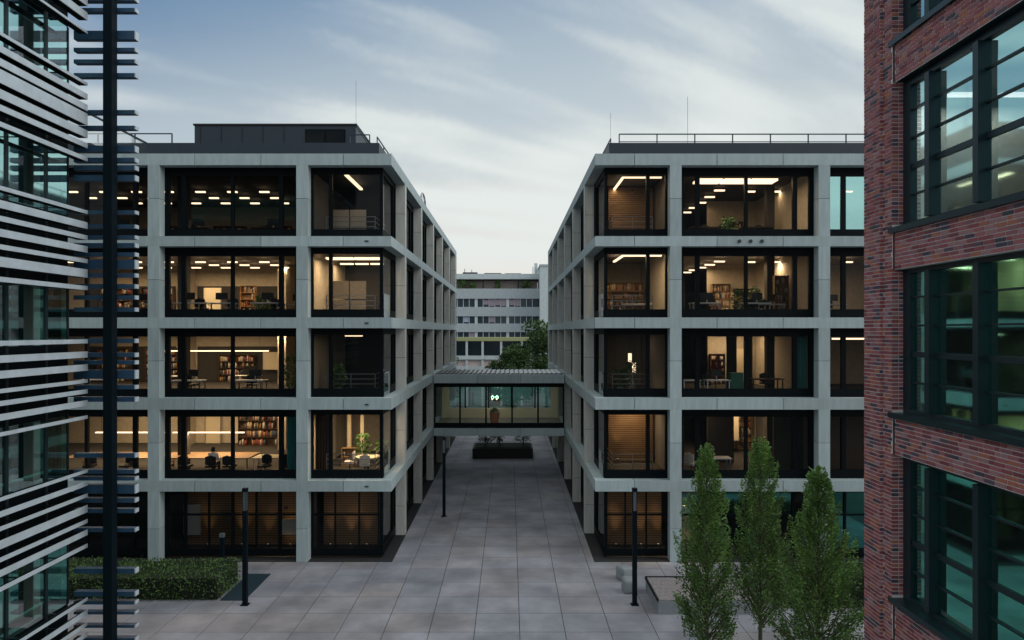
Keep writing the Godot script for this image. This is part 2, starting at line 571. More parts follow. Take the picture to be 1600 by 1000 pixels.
func furniture_outside() -> void:
	lamp_post(-10.45, 27.0, "dark square lamp post beside the low clipped hedge and blue floor plate")
	lamp_post(4.95, 27.0, "dark square lamp post beside the two stone cubes")
	lamp_post(-3.82, 39.9, "dark square lamp post standing in the alley before the glazed bridge")
	# two stone cubes, each with its edges rounded off
	var st := begin()
	var n := 6
	var pts := []
	for face in 6:
		for i in n:
			for j in n:
				for t in [[0, 0], [1, 0], [1, 1], [0, 0], [1, 1], [0, 1]]:
					var u: float = (i + t[0]) / float(n) * 2 - 1
					var v: float = (j + t[1]) / float(n) * 2 - 1
					var q: Vector3
					match face:
						0: q = Vector3(u, v, 1)
						1: q = Vector3(-u, v, -1)
						2: q = Vector3(1, v, -u)
						3: q = Vector3(-1, v, u)
						4: q = Vector3(u, 1, -v)
						_: q = Vector3(u, -1, v)
					var r := pow(pow(absf(q.x), 9) + pow(absf(q.y), 9) + pow(absf(q.z), 9), 1.0 / 9.0)
					pts.append(q / r * 0.29)
	for k in range(0, pts.size(), 3):
		for i in [0, 2, 1]:
			st.set_smooth_group(0)
			st.add_vertex(pts[k + i])
	st.index()
	st.generate_normals()
	var cube := st.commit()
	var a := put("stone_seat", cube, Vector3(5.02, 0.285, -29.75), M.stone)
	a.rotation.y = 0.45
	tag(a, "grey stone cube seat turned askew, the one nearer the pale office building", "stone seat", "stone cube seats by the lamp post")
	var b := put("stone_seat", cube, Vector3(4.98, 0.285, -28.35), M.stone)
	b.rotation.y = 0.08
	tag(b, "grey stone cube seat set square to the paving right beside the lamp post", "stone seat", "stone cube seats by the lamp post")
	# wide low platform bench with stone planks and a dark rim
	var o := thing("platform_bench", "wide low stone platform bench with dark metal rim beside the trees", "bench", Vector3(7.6, 0, -27.3))
	wbox("body", 5.69, 9.6, 0.0, 0.50, 26.07, 28.52, M.stone, o)
	for k in 6:
		wbox("plank", 5.74, 9.6, 0.503, 0.545, 26.10 + k * 0.398, 26.10 + k * 0.398 + 0.388, M.plank, o)
	wbox("rim", 5.66, 9.6, 0.47, 0.57, 28.525, 28.56, M.lamp_pole, o)
	wbox("rim", 5.655, 5.687, 0.47, 0.57, 26.05, 28.52, M.lamp_pole, o)
	# bollard light behind the hedge
	var bl := thing("bollard_light", "slim bollard light standing behind the low clipped hedge", "bollard", Vector3(-13.0, 0, -30.9))
	solid("post", Vector3(0.16, 1.5, 0.16), Vector3(0, 0.75, 0), M.lamp_pole, bl)
	solid("lamp_head", Vector3(0.19, 0.16, 0.19), Vector3(0, 1.582, 0), M.lens, bl)

# ---------------------------------------------------------------- plants
func leaf_mesh(l: float, w: float) -> Mesh:
	var st := begin()
	var a := Vector3(0, 0, 0)
	var b := Vector3(w / 2, l * 0.45, 0.12 * l)
	var c := Vector3(0, l, -0.05 * l)
	var d := Vector3(-w / 2, l * 0.45, 0.12 * l)
	for v in [a, c, b, a, d, c]:
		st.add_vertex(v)
	st.generate_normals()
	return st.commit()

func leaves(called: String, parent: Node3D, mesh: Mesh, spots: Array, tints: Array) -> MultiMeshInstance3D:
	var mm := MultiMesh.new()
	mm.transform_format = MultiMesh.TRANSFORM_3D
	mm.use_colors = true
	mm.mesh = mesh
	mm.instance_count = spots.size()
	for i in spots.size():
		mm.set_instance_transform(i, spots[i])
		mm.set_instance_color(i, tints[i])
	var o := MultiMeshInstance3D.new()
	o.name = called
	o.multimesh = mm
	o.material_override = M.leaf
	o.set_meta("kind", "stuff")
	parent.add_child(o, true)
	return o

func spin(out: Vector3, droop: float, size: float) -> Basis:
	var up := (out + Vector3(f(0.7), f(0.6) - droop, f(0.7))).normalized()
	var side := up.cross(Vector3(f(1), f(1), f(1))).normalized()
	if side.length() < 0.5: side = Vector3.RIGHT
	return Basis(side, up, side.cross(up)).scaled(Vector3.ONE * size)

func green(k: float, yellow := 0.0) -> Color:
	return Color(0.095 * k * (1.0 + yellow), 0.215 * k * (1.0 + yellow * 0.25), 0.055 * k, 1)

# upright hornbeam: trunk, steep limbs, leaves set along the limbs so that the outline breaks up into tufts
func column_tree(at: Vector3, h: float, r: float, foot: float, count: int, seed_: int, slim: float, label: String) -> void:
	rng.seed = seed_
	var o := thing("hornbeam_tree", label, "tree", at, 0, "young upright hornbeams beside the brick building")
	var st := begin()
	scyl(st, Vector3(0, 0, 0), 0.075, 0.05, h * 0.45, 8)
	scyl(st, Vector3(0, h * 0.45, 0), 0.05, 0.012, h * 0.52, 8)
	put("trunk", st.commit(), Vector3.ZERO, M.bark, o)
	var limbs := begin()
	var spots := []
	var tints := []
	var n := 150
	for k in n:
		var t := (k + 0.5) / n
		var y0 := lerpf(foot * 0.5, h * 0.96, pow(t, 1.05))
		var q := clampf((y0 - foot * 0.5) / (h - foot * 0.5), 0, 1)
		var wide := r * (0.70 + 0.30 * sin(minf(1.0, q * 3.5) * PI / 2)) * (0.04 + 0.96 * pow(1.0 - q, slim)) * 1.25
		wide *= rng.randf_range(0.55, 1.25)
		var ang := k * 2.39996 + f(0.4)
		var rise := wide * rng.randf_range(0.7, 1.5) + 0.22
		var a := Vector3(0, y0, 0)
		var b := Vector3(cos(ang) * wide, minf(y0 + rise, h + f(0.06)), sin(ang) * wide)
		sbar(limbs, a, a.lerp(b, 0.85), lerpf(0.028, 0.008, q))
		var m := int(count / float(n) * lerpf(1.35, 0.55, q))
		var tone := rng.randf_range(0.55, 1.35) * lerpf(0.9, 1.25, q)  # leaf colour lightens toward the tip, light from above painted in
		var yell := rng.randf_range(0.0, 0.35)
		for i in m:
			var u := pow(rng.randf(), 0.6)
			var bend := a.lerp(b, u) + Vector3(cos(ang), 0, sin(ang)) * sin(u * PI) * 0.10
			var spread := (0.05 + 0.13 * sin(u * PI)) * lerpf(1.0, 0.5, q)
			var p := bend + Vector3(f(1), f(1.4), f(1)) * spread
			if u > 0.7: p += Vector3(0, f(0.14), 0)
			spots.append(Transform3D(spin(Vector3(cos(ang), 0.7, sin(ang)), 0.1, rng.randf_range(0.65, 1.25)), p))
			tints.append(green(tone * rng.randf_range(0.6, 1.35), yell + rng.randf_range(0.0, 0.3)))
	for i in int(count * 0.02):
		var y := h * rng.randf_range(0.93, 1.02)
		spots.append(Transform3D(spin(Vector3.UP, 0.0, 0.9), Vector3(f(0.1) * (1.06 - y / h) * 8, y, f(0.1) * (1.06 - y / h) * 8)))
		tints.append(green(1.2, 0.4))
	put("limbs", limbs.commit(), Vector3.ZERO, M.bark, o)
	leaves("crown", o, leaf_mesh(0.082, 0.052), spots, tints)

func hedge(x0: float, x1: float, d0: float, d1: float, h: float, count: int, label: String, dark := 1.0) -> void:
	var c := Vector3((x0 + x1) / 2, 0, -(d0 + d1) / 2)
	var o := thing("hedge", label, "hedge", c)
	wbox("inner_twigs", x0 + 0.1, x1 - 0.1, 0.0, h - 0.1, d0 + 0.1, d1 - 0.1, M.hedge_core, o)
	var n := FastNoiseLite.new()
	n.frequency = 1.1
	var spots := []
	var tints := []
	var lx := x1 - x0
	var ld := d1 - d0
	var at := lx * ld
	var af := lx * h
	var a_s := ld * h
	for i in count:
		var r := rng.randf() * (at + af + 2 * a_s)
		var p: Vector3
		var out: Vector3
		if r < at:
			p = Vector3(rng.randf_range(x0, x1), h, -rng.randf_range(d0, d1)); out = Vector3.UP
		elif r < at + af:
			p = Vector3(rng.randf_range(x0, x1), rng.randf() * h, -d0); out = Vector3(0, 0, 1)
		elif r < at + af + a_s:
			p = Vector3(x0, rng.randf() * h, -rng.randf_range(d0, d1)); out = Vector3(-1, 0, 0)
		else:
			p = Vector3(x1, rng.randf() * h, -rng.randf_range(d0, d1)); out = Vector3(1, 0, 0)
		var bulge := n.get_noise_3dv(p * 1.3)
		p += out * (bulge * 0.10 - 0.05 + f(0.05))
		if out == Vector3.UP and rng.randf() < 0.03: p += Vector3(0, rng.randf() * 0.16, 0)
		spots.append(Transform3D(spin(out, 0.0, rng.randf_range(0.7, 1.25)), p - c))
		tints.append(green(dark * rng.randf_range(0.5, 1.2) * (0.8 + bulge * 0.7), rng.randf_range(0.0, 0.5)))
	leaves("foliage", o, leaf_mesh(0.085, 0.05), spots, tints)

func bushy_tree(called: String, at: Vector3, h: float, r: float, count: int, label: String, k := 1.0, group := "", lf := 0.10) -> void:
	var o := thing(called, label, "tree" if h > 4 else "shrub", at, 0, group)
	var st := begin()
	scyl(st, Vector3.ZERO, r * 0.05 + 0.02, r * 0.03 + 0.01, h * 0.6, 8)
	put("trunk", st.commit(), Vector3.ZERO, M.bark, o)
	var spots := []
	var tints := []
	var tufts := []
	for i in 46:
		var y := rng.randf_range(0.22, 0.97)
		var rad := r * sqrt(maxf(0.02, 1.0 - pow((y - 0.5) / 0.52, 2)))
		var a := rng.randf() * TAU
		tufts.append([Vector3(cos(a) * rad * rng.randf_range(0.3, 0.95), h * y, sin(a) * rad * rng.randf_range(0.3, 0.95)), r * rng.randf_range(0.16, 0.34), rng.randf_range(0.5, 1.2)])
	for i in count:
		var t: Array = tufts[i % tufts.size()]
		var dir := Vector3(f(1), f(1), f(1)).normalized()
		var p: Vector3 = t[0] + dir * t[1] * pow(rng.randf(), 0.45)
		spots.append(Transform3D(spin(dir + Vector3.UP * 0.3, 0.2, rng.randf_range(0.7, 1.4)), p))
		tints.append(green(k * t[2] * rng.randf_range(0.6, 1.25), rng.randf_range(0.0, 0.4)))
	leaves("crown", o, leaf_mesh(lf, lf * 0.6), spots, tints)

# ---------------------------------------------------------------- the glazed bridge
func bridge() -> void:
	var o := thing("footbridge", "glazed footbridge with pale beams linking the two office blocks", "bridge", Vector3(-0.75, 3.2, -52.5))
	var a := -5.48
	var b := 3.97
	var cuts := [a, a + 3.15, a + 6.3, b]
	for y in [[3.28, 3.80], [7.08, 7.68]]:
		for i in 3:
			wbox("cladding_panel", cuts[i] + 0.014, cuts[i + 1] - 0.014, y[0], y[1], 49.2, 49.6, M["clad%d" % i], o)
			wbox("cladding_panel", cuts[i] + 0.014, cuts[i + 1] - 0.014, y[0], y[1], 55.6, 56.0, M["clad%d" % i], o)
	wbox("floor_slab", a, b, 3.42, 3.86, 49.61, 55.59, M.wall_grey, o)
	wbox("roof_slab", a, b, 7.2, 7.66, 49.61, 55.59, M.roof_dark, o)
	wbox("ceiling_panel", a, b, 7.06, 7.19, 49.8, 55.5, M.wall_grey, o)
	for i in 26:
		var x := a + 0.25 + i * 0.352
		var r := wbox("roof_panel", x, x + 0.26, 7.70, 7.74, 50.2, 55.2, M.steel, o)
		r.rotation.z = 0.22
	window_unit(o, Vector3((a + b) / 2, 3.81, -49.5), 0.0, b - a, 3.26, 0.30, 0.36, Vector2(0.10, 0.10), [[-2.83, 0.12], [-0.945, 0.12], [0.945, 0.12], [2.83, 0.12]], [], [M.bridge])
	var back := window_unit(o, Vector3((a + b) / 2, 3.81, -55.55), PI, b - a, 3.26, 0.30, 0.36, Vector2(0.10, 0.10), [[-2.83, 0.12], [-0.945, 0.12], [0.945, 0.12], [2.83, 0.12]], [], [M.green])
	back.set_meta("label", "rear glazing of the bridge")
	# cream lining round the rear glazing
	wbox("lining", a + 0.05, b - 0.05, 3.865, 4.62, 54.9, 55.1, M.cream, o)
	wbox("lining", a + 0.05, a + 0.62, 4.62, 6.95, 54.9, 55.1, M.cream, o)
	wbox("lining", b - 0.62, b - 0.05, 4.62, 6.95, 54.9, 55.1, M.cream, o)
	for k in 3:  # lamps added out of sight behind the header to light the bridge evenly
		room_light("ceiling_light", Vector3(-3.9 + k * 3.15, 7.02, -52.6), Vector3(1.2, 0.06, 0.3), 0.10, "%s added unseen lamp on the glazed bridge, counted from the low hedge side" % NTH[k], "added unseen lamps on the bridge", M.white_glow, Color(0.93, 1.0, 0.86))
	var pot := thing("potted_plant", "small plant in a terracotta pot standing on the glazed bridge", "plant", Vector3(-1.1, 3.865, -50.6))
	var st := begin()
	scyl(st, Vector3.ZERO, 0.27, 0.38, 0.95, 16)
	put("pot", st.commit(), Vector3.ZERO, M.orange, pot)
	var spots := []
	var tints := []
	for i in 260:
		var y := rng.randf()
		spots.append(Transform3D(spin(Vector3(f(1), 0.6, f(1)), 0.1, 1.6), Vector3(f(0.28) * (1.2 - y), 0.95 + y * 0.25, f(0.28) * (1.2 - y))))
		tints.append(green(0.9))
	leaves("foliage", pot, leaf_mesh(0.10, 0.05), spots, tints)
	for i in 2:
		var lamp := thing("wall_lamp", ["small round lamp on the bridge, the one above the plant pot", "small round lamp on the bridge, the one clear of the plant pot"][i], "wall lamp", Vector3([-1.38, -1.02][i], 5.38, -54.7))
		solid("wall_plate", Vector3(0.12, 0.12, 0.12), Vector3(0, 0, -0.13), M.black, lamp)
		var ball := SphereMesh.new()
		ball.radius = 0.055
		ball.height = 0.11
		ball.radial_segments = 16
		ball.rings = 8
		put("globe", ball, Vector3.ZERO, M.warm_glow, lamp)
		var l := OmniLight3D.new()
		l.name = "lamp"
		l.light_energy = 0.15
		l.light_color = Color(1.0, 0.93, 0.78)
		l.light_size = 0.13
		l.omni_range = 8.0
		l.omni_attenuation = 2.0
		l.shadow_enabled = true
		lamp.add_child(l)
		l.position = Vector3(0, 0, 0.0)

# ---------------------------------------------------------------- what closes the alley
func far_block() -> void:
	var D := 132.0
	var o := thing("office_block", "long pale grey office block with ribbon windows closing the far end of the alley", "building", Vector3(-6, 0, -D))
	var x0 := -30.0
	var x1 := 5.75
	for b in [[0.0, 8.9], [10.7, 12.35], [13.75, 15.55], [17.15, 19.1]]:
		wbox("wall_band", x0, x1, b[0], b[1], D, D + 1.0, M.far_wall, o)
	wbox("core", x0, x1, 0.0, 19.0, D + 1.6, D + 14, M.core, o)
	for f_ in [[8.9, 10.7], [12.35, 13.75], [15.55, 17.15]]:
		var i := 0
		var x := x1 - 0.25
		while x > -13.5:
			var w := 1.0
			var o2 := wbox("window", x - w, x, f_[0] + 0.003, f_[1] - 0.003, D + 0.45, D + 0.6, M.far_glass, o)
			var blind := -1
			if f_[0] > 15.0 and i in [3, 4, 5, 6, 7, 8]: blind = 1
			elif f_[0] < 15.0 and f_[0] > 12.0 and i in [11, 13, 15]: blind = 2
			elif rng.randf() < 0.12: blind = 1
			if blind > 0:
				solid("blind", Vector3(w - 0.06, (f_[1] - f_[0]) * rng.randf_range(0.55, 0.9), 0.04), Vector3(0, 0.12, 0.12), M.far_rose if blind == 1 else M.far_blind, o2)
			var broad := i in [4, 9]
			wbox("window_pier", x - w - (0.55 if broad else 0.14), x - w, f_[0] + 0.003, f_[1] - 0.003, D + 0.2, D + 0.7, M.far_pale if broad else M.far_wall, o)
			x -= w + (0.55 if broad else 0.14)
			i += 1
		wbox("window_band", x0, x, f_[0] + 0.003, f_[1] - 0.003, D + 0.45, D + 0.6, M.far_glass, o)
	# set back roof storey with planted terrace
	wbox("terrace_wall", x0, x1 - 0.2, 19.0, 20.95, D + 4.0, D + 5.0, M.far_pink, o)
	wbox("roof_edge", x0, x1, 21.05, 22.1, D + 1.6, D + 12, M.far_pale, o)
	wbox("eave", x0, x1, 20.9, 21.04, D + 1.4, D + 12, M.black, o)
	for x in [-5.3, 1.6, -12.0]:
		wbox("terrace_post", x, x + 0.3, 19.1, 20.9, D + 1.8, D + 2.3, M.black, o)
	for q in [[-9.3, -6.4, 0.5], [-5.0, -1.6, 0.35], [-0.9, 2.3, 0.3]]:
		wbox("roof_equipment", q[0], q[1], 22.1, 22.1 + q[2], D + 4, D + 6, M.roof_dark, o)
	for q in [[-9.0, 1.2], [-7.6, 1.0], [4.6, 1.6]]:
		wbox("vent_pipe", q[0], q[0] + 0.18, 22.1, 22.1 + q[1], D + 4, D + 4.2, M.far_wall, o)
	var t := thing("stair_tower", "pale blue stair tower at the end of the far office block", "building", Vector3(10, 0, -128))
	wbox("wall", 5.75, 16.0, 0, 23.0, 128.0, 140.0, M.far_pale, t)
	wbox("parapet", 5.65, 16.1, 23.0, 23.4, 127.9, 140.1, M.far_wall, t)
	wbox("chimney", 4.9, 5.5, 22.2, 24.2, 134.0, 134.6, M.far_pale, t)
	for q in [[-9.2, 1.5, 1.1, "rounded shrub on the roof terrace, at the edge nearest the concrete grid"], [-7.3, 1.2, 0.8, "small pale shrub on the roof terrace beside the rounded shrub"], [-2.3, 1.4, 0.6, "spiky plant in the middle of the roof terrace"], [3.3, 1.5, 1.2, "broad shrub on the roof terrace beside the stair tower"]]:
		bushy_tree("terrace_shrub", Vector3(q[0], 19.0, -134.0), q[1] + 0.35, q[2], 500, q[3], 0.8, "shrubs on the far roof terrace", 0.24)
	# raised walkway in front of it
	var w := thing("raised_walkway", "pale green raised walkway on posts in front of the far office block", "walkway", Vector3(-3, 0, -100))
	wbox("roof_slab", -14.0, 3.0, 9.42, 9.96, 99.0, 103.0, M.far_green, w)
	wbox("deck", -14.0, 1.0, 6.75, 7.25, 99.0, 103.0, M.far_pale, w)
	wbox("deck_edge", -14.0, 1.0, 5.75, 6.70, 99.4, 99.7, M.far_pink, w)
	for x in [-9.2, -6.2, -3.9, -1.2, 1.8]:
		wbox("post", x - 0.16, x + 0.16, 0.0, 9.42, 99.1, 99.38, M.far_pale, w)
	wbox("screen", -13.9, 2.8, 7.25, 9.41, 102.2, 102.4, M.far_glass, w)
	bushy_tree("broad_tree", Vector3(4.8, 0, -88), 11.6, 4.6, 13000, "large dark leafy tree behind the bridge, close to the right block", 0.62, "", 0.34)
	bushy_tree("broad_tree", Vector3(0.4, 0, -86), 8.9, 3.0, 7000, "lower dark leafy tree behind the middle of the bridge", 0.55, "", 0.32)
	bushy_tree("round_tree", Vector3(-9.2, 0, -92), 8.4, 2.6, 2500, "smaller round tree behind the bridge near the raised walkway", 0.6, "", 0.30)
	# planter box in the alley beyond the bridge
	var p := thing("planter", "dark planter box of shrubs in the alley beneath the glazed bridge", "planter", Vector3(-0.5, 0, -59.5))
	wbox("box", -3.15, 2.0, 0.0, 0.85, 58.0, 61.0, M.black, p)
	wbox("soil", -3.0, 1.85, 0.853, 0.9, 58.15, 60.85, M.hedge_core, p)
	for q in [[-2.1, 0.75, "leafy shrub in the planter beneath the bridge, on the lamp post side"], [-0.9, 0.6, "low shrub in the middle of the planter beneath the bridge"], [1.2, 0.8, "dense shrub in the planter beneath the bridge, on the tree side"]]:
		bushy_tree("planter_shrub", Vector3(q[0], 0.9, -59.3), 1.5, q[1], 900, q[2], 0.55, "shrubs in the planter")

# ---------------------------------------------------------------- brick building at the side
var brick_list := []

func course(plane: String, at: float, lo: float, hi: float, y: float, shift: float, off: Array) -> void:
	# one row of bricks from lo to hi along d (plane "x") or along x (plane "d")
	var p := lo - shift
	while p < hi - 0.02:
		var l: float = 0.24 if rng.randf() < 0.72 else 0.115
		var a := maxf(p, lo)
		var b := minf(p + l, hi)
		if b - a > 0.03:
			brick_list.append([plane, at, a, b, y, off])
		p += l + 0.019

func brick_building() -> void:
	var o := thing("brick_building", "dark red brick building with large black steel windows", "building", Vector3(7.8, 0, -15.02))
	var near := 7.0
	var sills := [1.44, 5.29, 9.10, 12.90, 16.75, 20.6]
	# mortar bodies
	wbox("mortar", 7.808, 8.6, 0, 25, 14.38, 15.02, M.mortar, o)
	wbox("mortar", 7.878, 8.6, 0, 25, 14.055, 14.379, M.mortar, o)
	for s in sills:
		wbox("mortar", 7.928, 8.6, s - 0.83, s - 0.02, near, 14.048, M.mortar, o)
		wbox("movement_joint", 7.895, 8.0, s - 0.83, s - 0.08, 14.0485, 14.0545, M.black, o)
	wbox("side_wall", 8.61, 22.0, 0, 25, 14.7, 15.0, M.mortar, o)
	var rows := int(24.0 / 0.081)
	for i in rows:
		var y := 0.2 + i * 0.081
		if y < 2.6 or y > 18.6: continue
		course("x", 7.80, 14.39, 15.02, y, 0.12 * (i % 2) + f(0.02), [])
		course("x", 7.87, 14.062, 14.38, y, 0.10 * ((i + 1) % 2), [])
		brick_list.append(["d", 14.379, 7.802, 7.868, y, []])
		# reveals of the window openings, two headers wide
		var open := true
		for s in sills:
			if y > s - 0.85 and y < s + 0.02: open = false
		if open:
			brick_list.append(["d", 14.055, 7.872, 8.005, y, []])
			brick_list.append(["d", 14.055, 8.016, 8.16, y, []])
	for s in sills:
		for i in 10:
			course("x", 7.92, near, 14.044, s - 0.815 + i * 0.081, 0.12 * (i % 2) + 0.06 * rng.randf(), [])
	# the 300 that show largest are parts of their own, the rest one part
	for b in brick_list:
		var d: float = (b[2] + b[3]) / 2 if b[0] == "x" else b[1]
		var px := absf(b[3] - b[2]) * (7.9 / d if b[0] == "x" else 1.0) / d
		var yy: float = 10.8 + (500 - 518) / 1067.0 * d
		var seen: bool = absf(b[4] - yy) < 0.49 * d and d > 10.3
		b.append(px if seen else 0.0)
	brick_list.sort_custom(func(u, v): return u[6] > v[6])
	var spots := []
	var tints := []
	for i in brick_list.size():
		var b: Array = brick_list[i]
		var l: float = b[3] - b[2]
		var size := Vector3(0.05, 0.064, l) if b[0] == "x" else Vector3(l, 0.064, 0.05)
		var proud := rng.randf_range(0.0, 0.004)
		var c := Vector3(b[1] + 0.025 - proud, b[4] + 0.034, -(b[2] + b[3]) / 2) if b[0] == "x" else Vector3((b[2] + b[3]) / 2, b[4] + 0.034, -(b[1] + 0.025 - proud) )
		if b[0] == "d": c.z = -(b[1] + 0.02 - proud)
		var tone: int = [0, 0, 0, 1, 1, 1, 1, 2, 3, 3, 3, 4, 5, 5, 6, 7, 7, 2][rng.randi() % 18]
		if i < 299:
			size.z = snappedf(size.z, 0.005) if b[0] == "x" else size.z
			solid("brick", size, c - o.position, M["brick%d" % tone], o)
		else:
			spots.append(Transform3D(Basis().scaled(size), c - o.position))
			tints.append(M["brick%d" % tone].albedo_color.srgb_to_linear())
	var unit := BoxMesh.new()
	unit.size = Vector3.ONE
	var rest := leaves("brick", o, unit, spots, tints)
	rest.material_override = M.brick_any
	rest.set_meta("kind", "stuff")
	# windows
	for k in sills.size():
		var s: float = sills[k]
		var top: float = s + 3.02
		wbox("window_sill", 7.86, 8.22, s - 0.018, s + 0.035, near, 14.16, M.sill, o)
		wbox("window_sill", 7.845, 7.859, s - 0.075, s + 0.035, near, 14.16, M.sill, o)
		var st := begin()
		sbox(st, Vector3(8.10, s + 0.036, -14.05), Vector3(8.24, top - 0.002, -13.80))
		sbox(st, Vector3(8.10, s + 0.036, -13.799), Vector3(8.24, s + 0.12, -near))
		sbox(st, Vector3(8.10, top - 0.14, -13.799), Vector3(8.24, top - 0.002, -near))
		var w := put("window", st.commit(), -o.position, M.brick_frame, o)
		var edges := [13.80, 13.10, 11.73, 10.36, 8.99]
		for i in range(1, 5):
			wbox("mullion", 8.00, 8.235, s + 0.121, top - 0.141, edges[i] - 0.07, edges[i] + 0.07, M.brick_frame, w)
		var ys := [s + 0.12, s + 0.67, s + 1.24, s + 1.82, s + 2.39, top - 0.14]
		for i in 4:
			var da: float = edges[i] - (0.07 if i else 0.0)
			var db: float = edges[i + 1] + 0.07
			for j in range(1, 5):
				var tk := 0.055 if j == 2 else 0.018
				wbox("transom", 8.13, 8.21, ys[j] - tk, ys[j] + tk, db, da, M.brick_frame, w)
			for j in 5:
				var gl: Material = M.teal if s > 12.0 else (M.green if s > 9.0 else M.greenlow)
				var q := put("pane", quad(da - db, ys[j + 1] - ys[j]), Vector3(8.17, (ys[j] + ys[j + 1]) / 2, -(da + db) / 2) - origin_of(w), gl, w)
				q.rotation = Vector3(f(0.008), -PI / 2 + f(0.008), 0)
		wbox("lintel", 7.94, 8.24, top, top + 0.02, near, 14.04, M.brick_frame, o)
		wbox("floor_slab", 8.3, 20, s - 0.7, s - 0.35, near, 14.6, M.wall_grey, o)
		wbox("ceiling_panel", 8.3, 20, s - 0.85, s - 0.71, near, 14.6, M.wall_grey, o)
		wbox("inner_wall", 12.5, 12.7, s - 0.34, s + 3.0, near, 14.6, M.wood if s > 12 else M.wall_grey, o)
		wbox("inner_wall", 8.3, 12.45, s - 0.34, s + 3.0, 14.3, 14.5, M.wall_grey, o)
	wbox("roof_slab", 7.9, 22, 25.0, 25.3, near, 15.0, M.roof_dark, o)
	wbox("rear_wall", 7.9, 22, 0, 25, near - 0.3, near - 0.01, M.mortar, o)
	wbox("end_wall", 20.1, 20.3, 0, 25, near, 14.6, M.mortar, o)
	for q in [[9.1, 15.55, "short white strip light inside the top brick building window, beside the brick pier"], [10.25, 15.55, "long white strip light inside the top brick building window, away from the brick pier"]]:
		room_light("ceiling_light", Vector3(q[0], q[1], -13.7), Vector3(0.55 if q[0] < 9.5 else 0.8, 0.06, 0.14), 0.5, q[2], "strip lights in the brick building", M.white_glow, Color(0.9, 1.0, 0.95))
	var lamp := room_light("ceiling_light", Vector3(9.6, 4.15, -11.2), Vector3(0.35, 0.05, 0.12), 0.25, "small orange lit strip inside the lowest brick building window", "", M.warm_glow)

# ---------------------------------------------------------------- louvred building at the other side
func blade(h: float, l: float) -> Mesh:
	var key := "blade %.3f %.2f" % [h, l]
	if not meshes.has(key):
		var st := begin()
		st.set_smooth_group(-1)
		var prof := [Vector2(0, 0), Vector2(0, h), Vector2(-0.012, h), Vector2(-0.03, h - 0.012), Vector2(-0.03, 0)]
		for i in 5:
			var p: Vector2 = prof[i]
			var q: Vector2 = prof[(i + 1) % 5]
			var a := Vector3(p.x, p.y, 0)
			var b := Vector3(q.x, q.y, 0)
			var z := Vector3(0, 0, -l)
			for v in [a, b, b + z, a, b + z, a + z]:
				st.add_vertex(v)
		for z in [0.0, -l]:
			for i in range(1, 4):
				for v in ([prof[0], prof[i], prof[i + 1]] if z < 0 else [prof[0], prof[i + 1], prof[i]]):
					st.add_vertex(Vector3(v.x, v.y, z))
		st.generate_normals()
		meshes[key] = st.commit()
	return meshes[key]

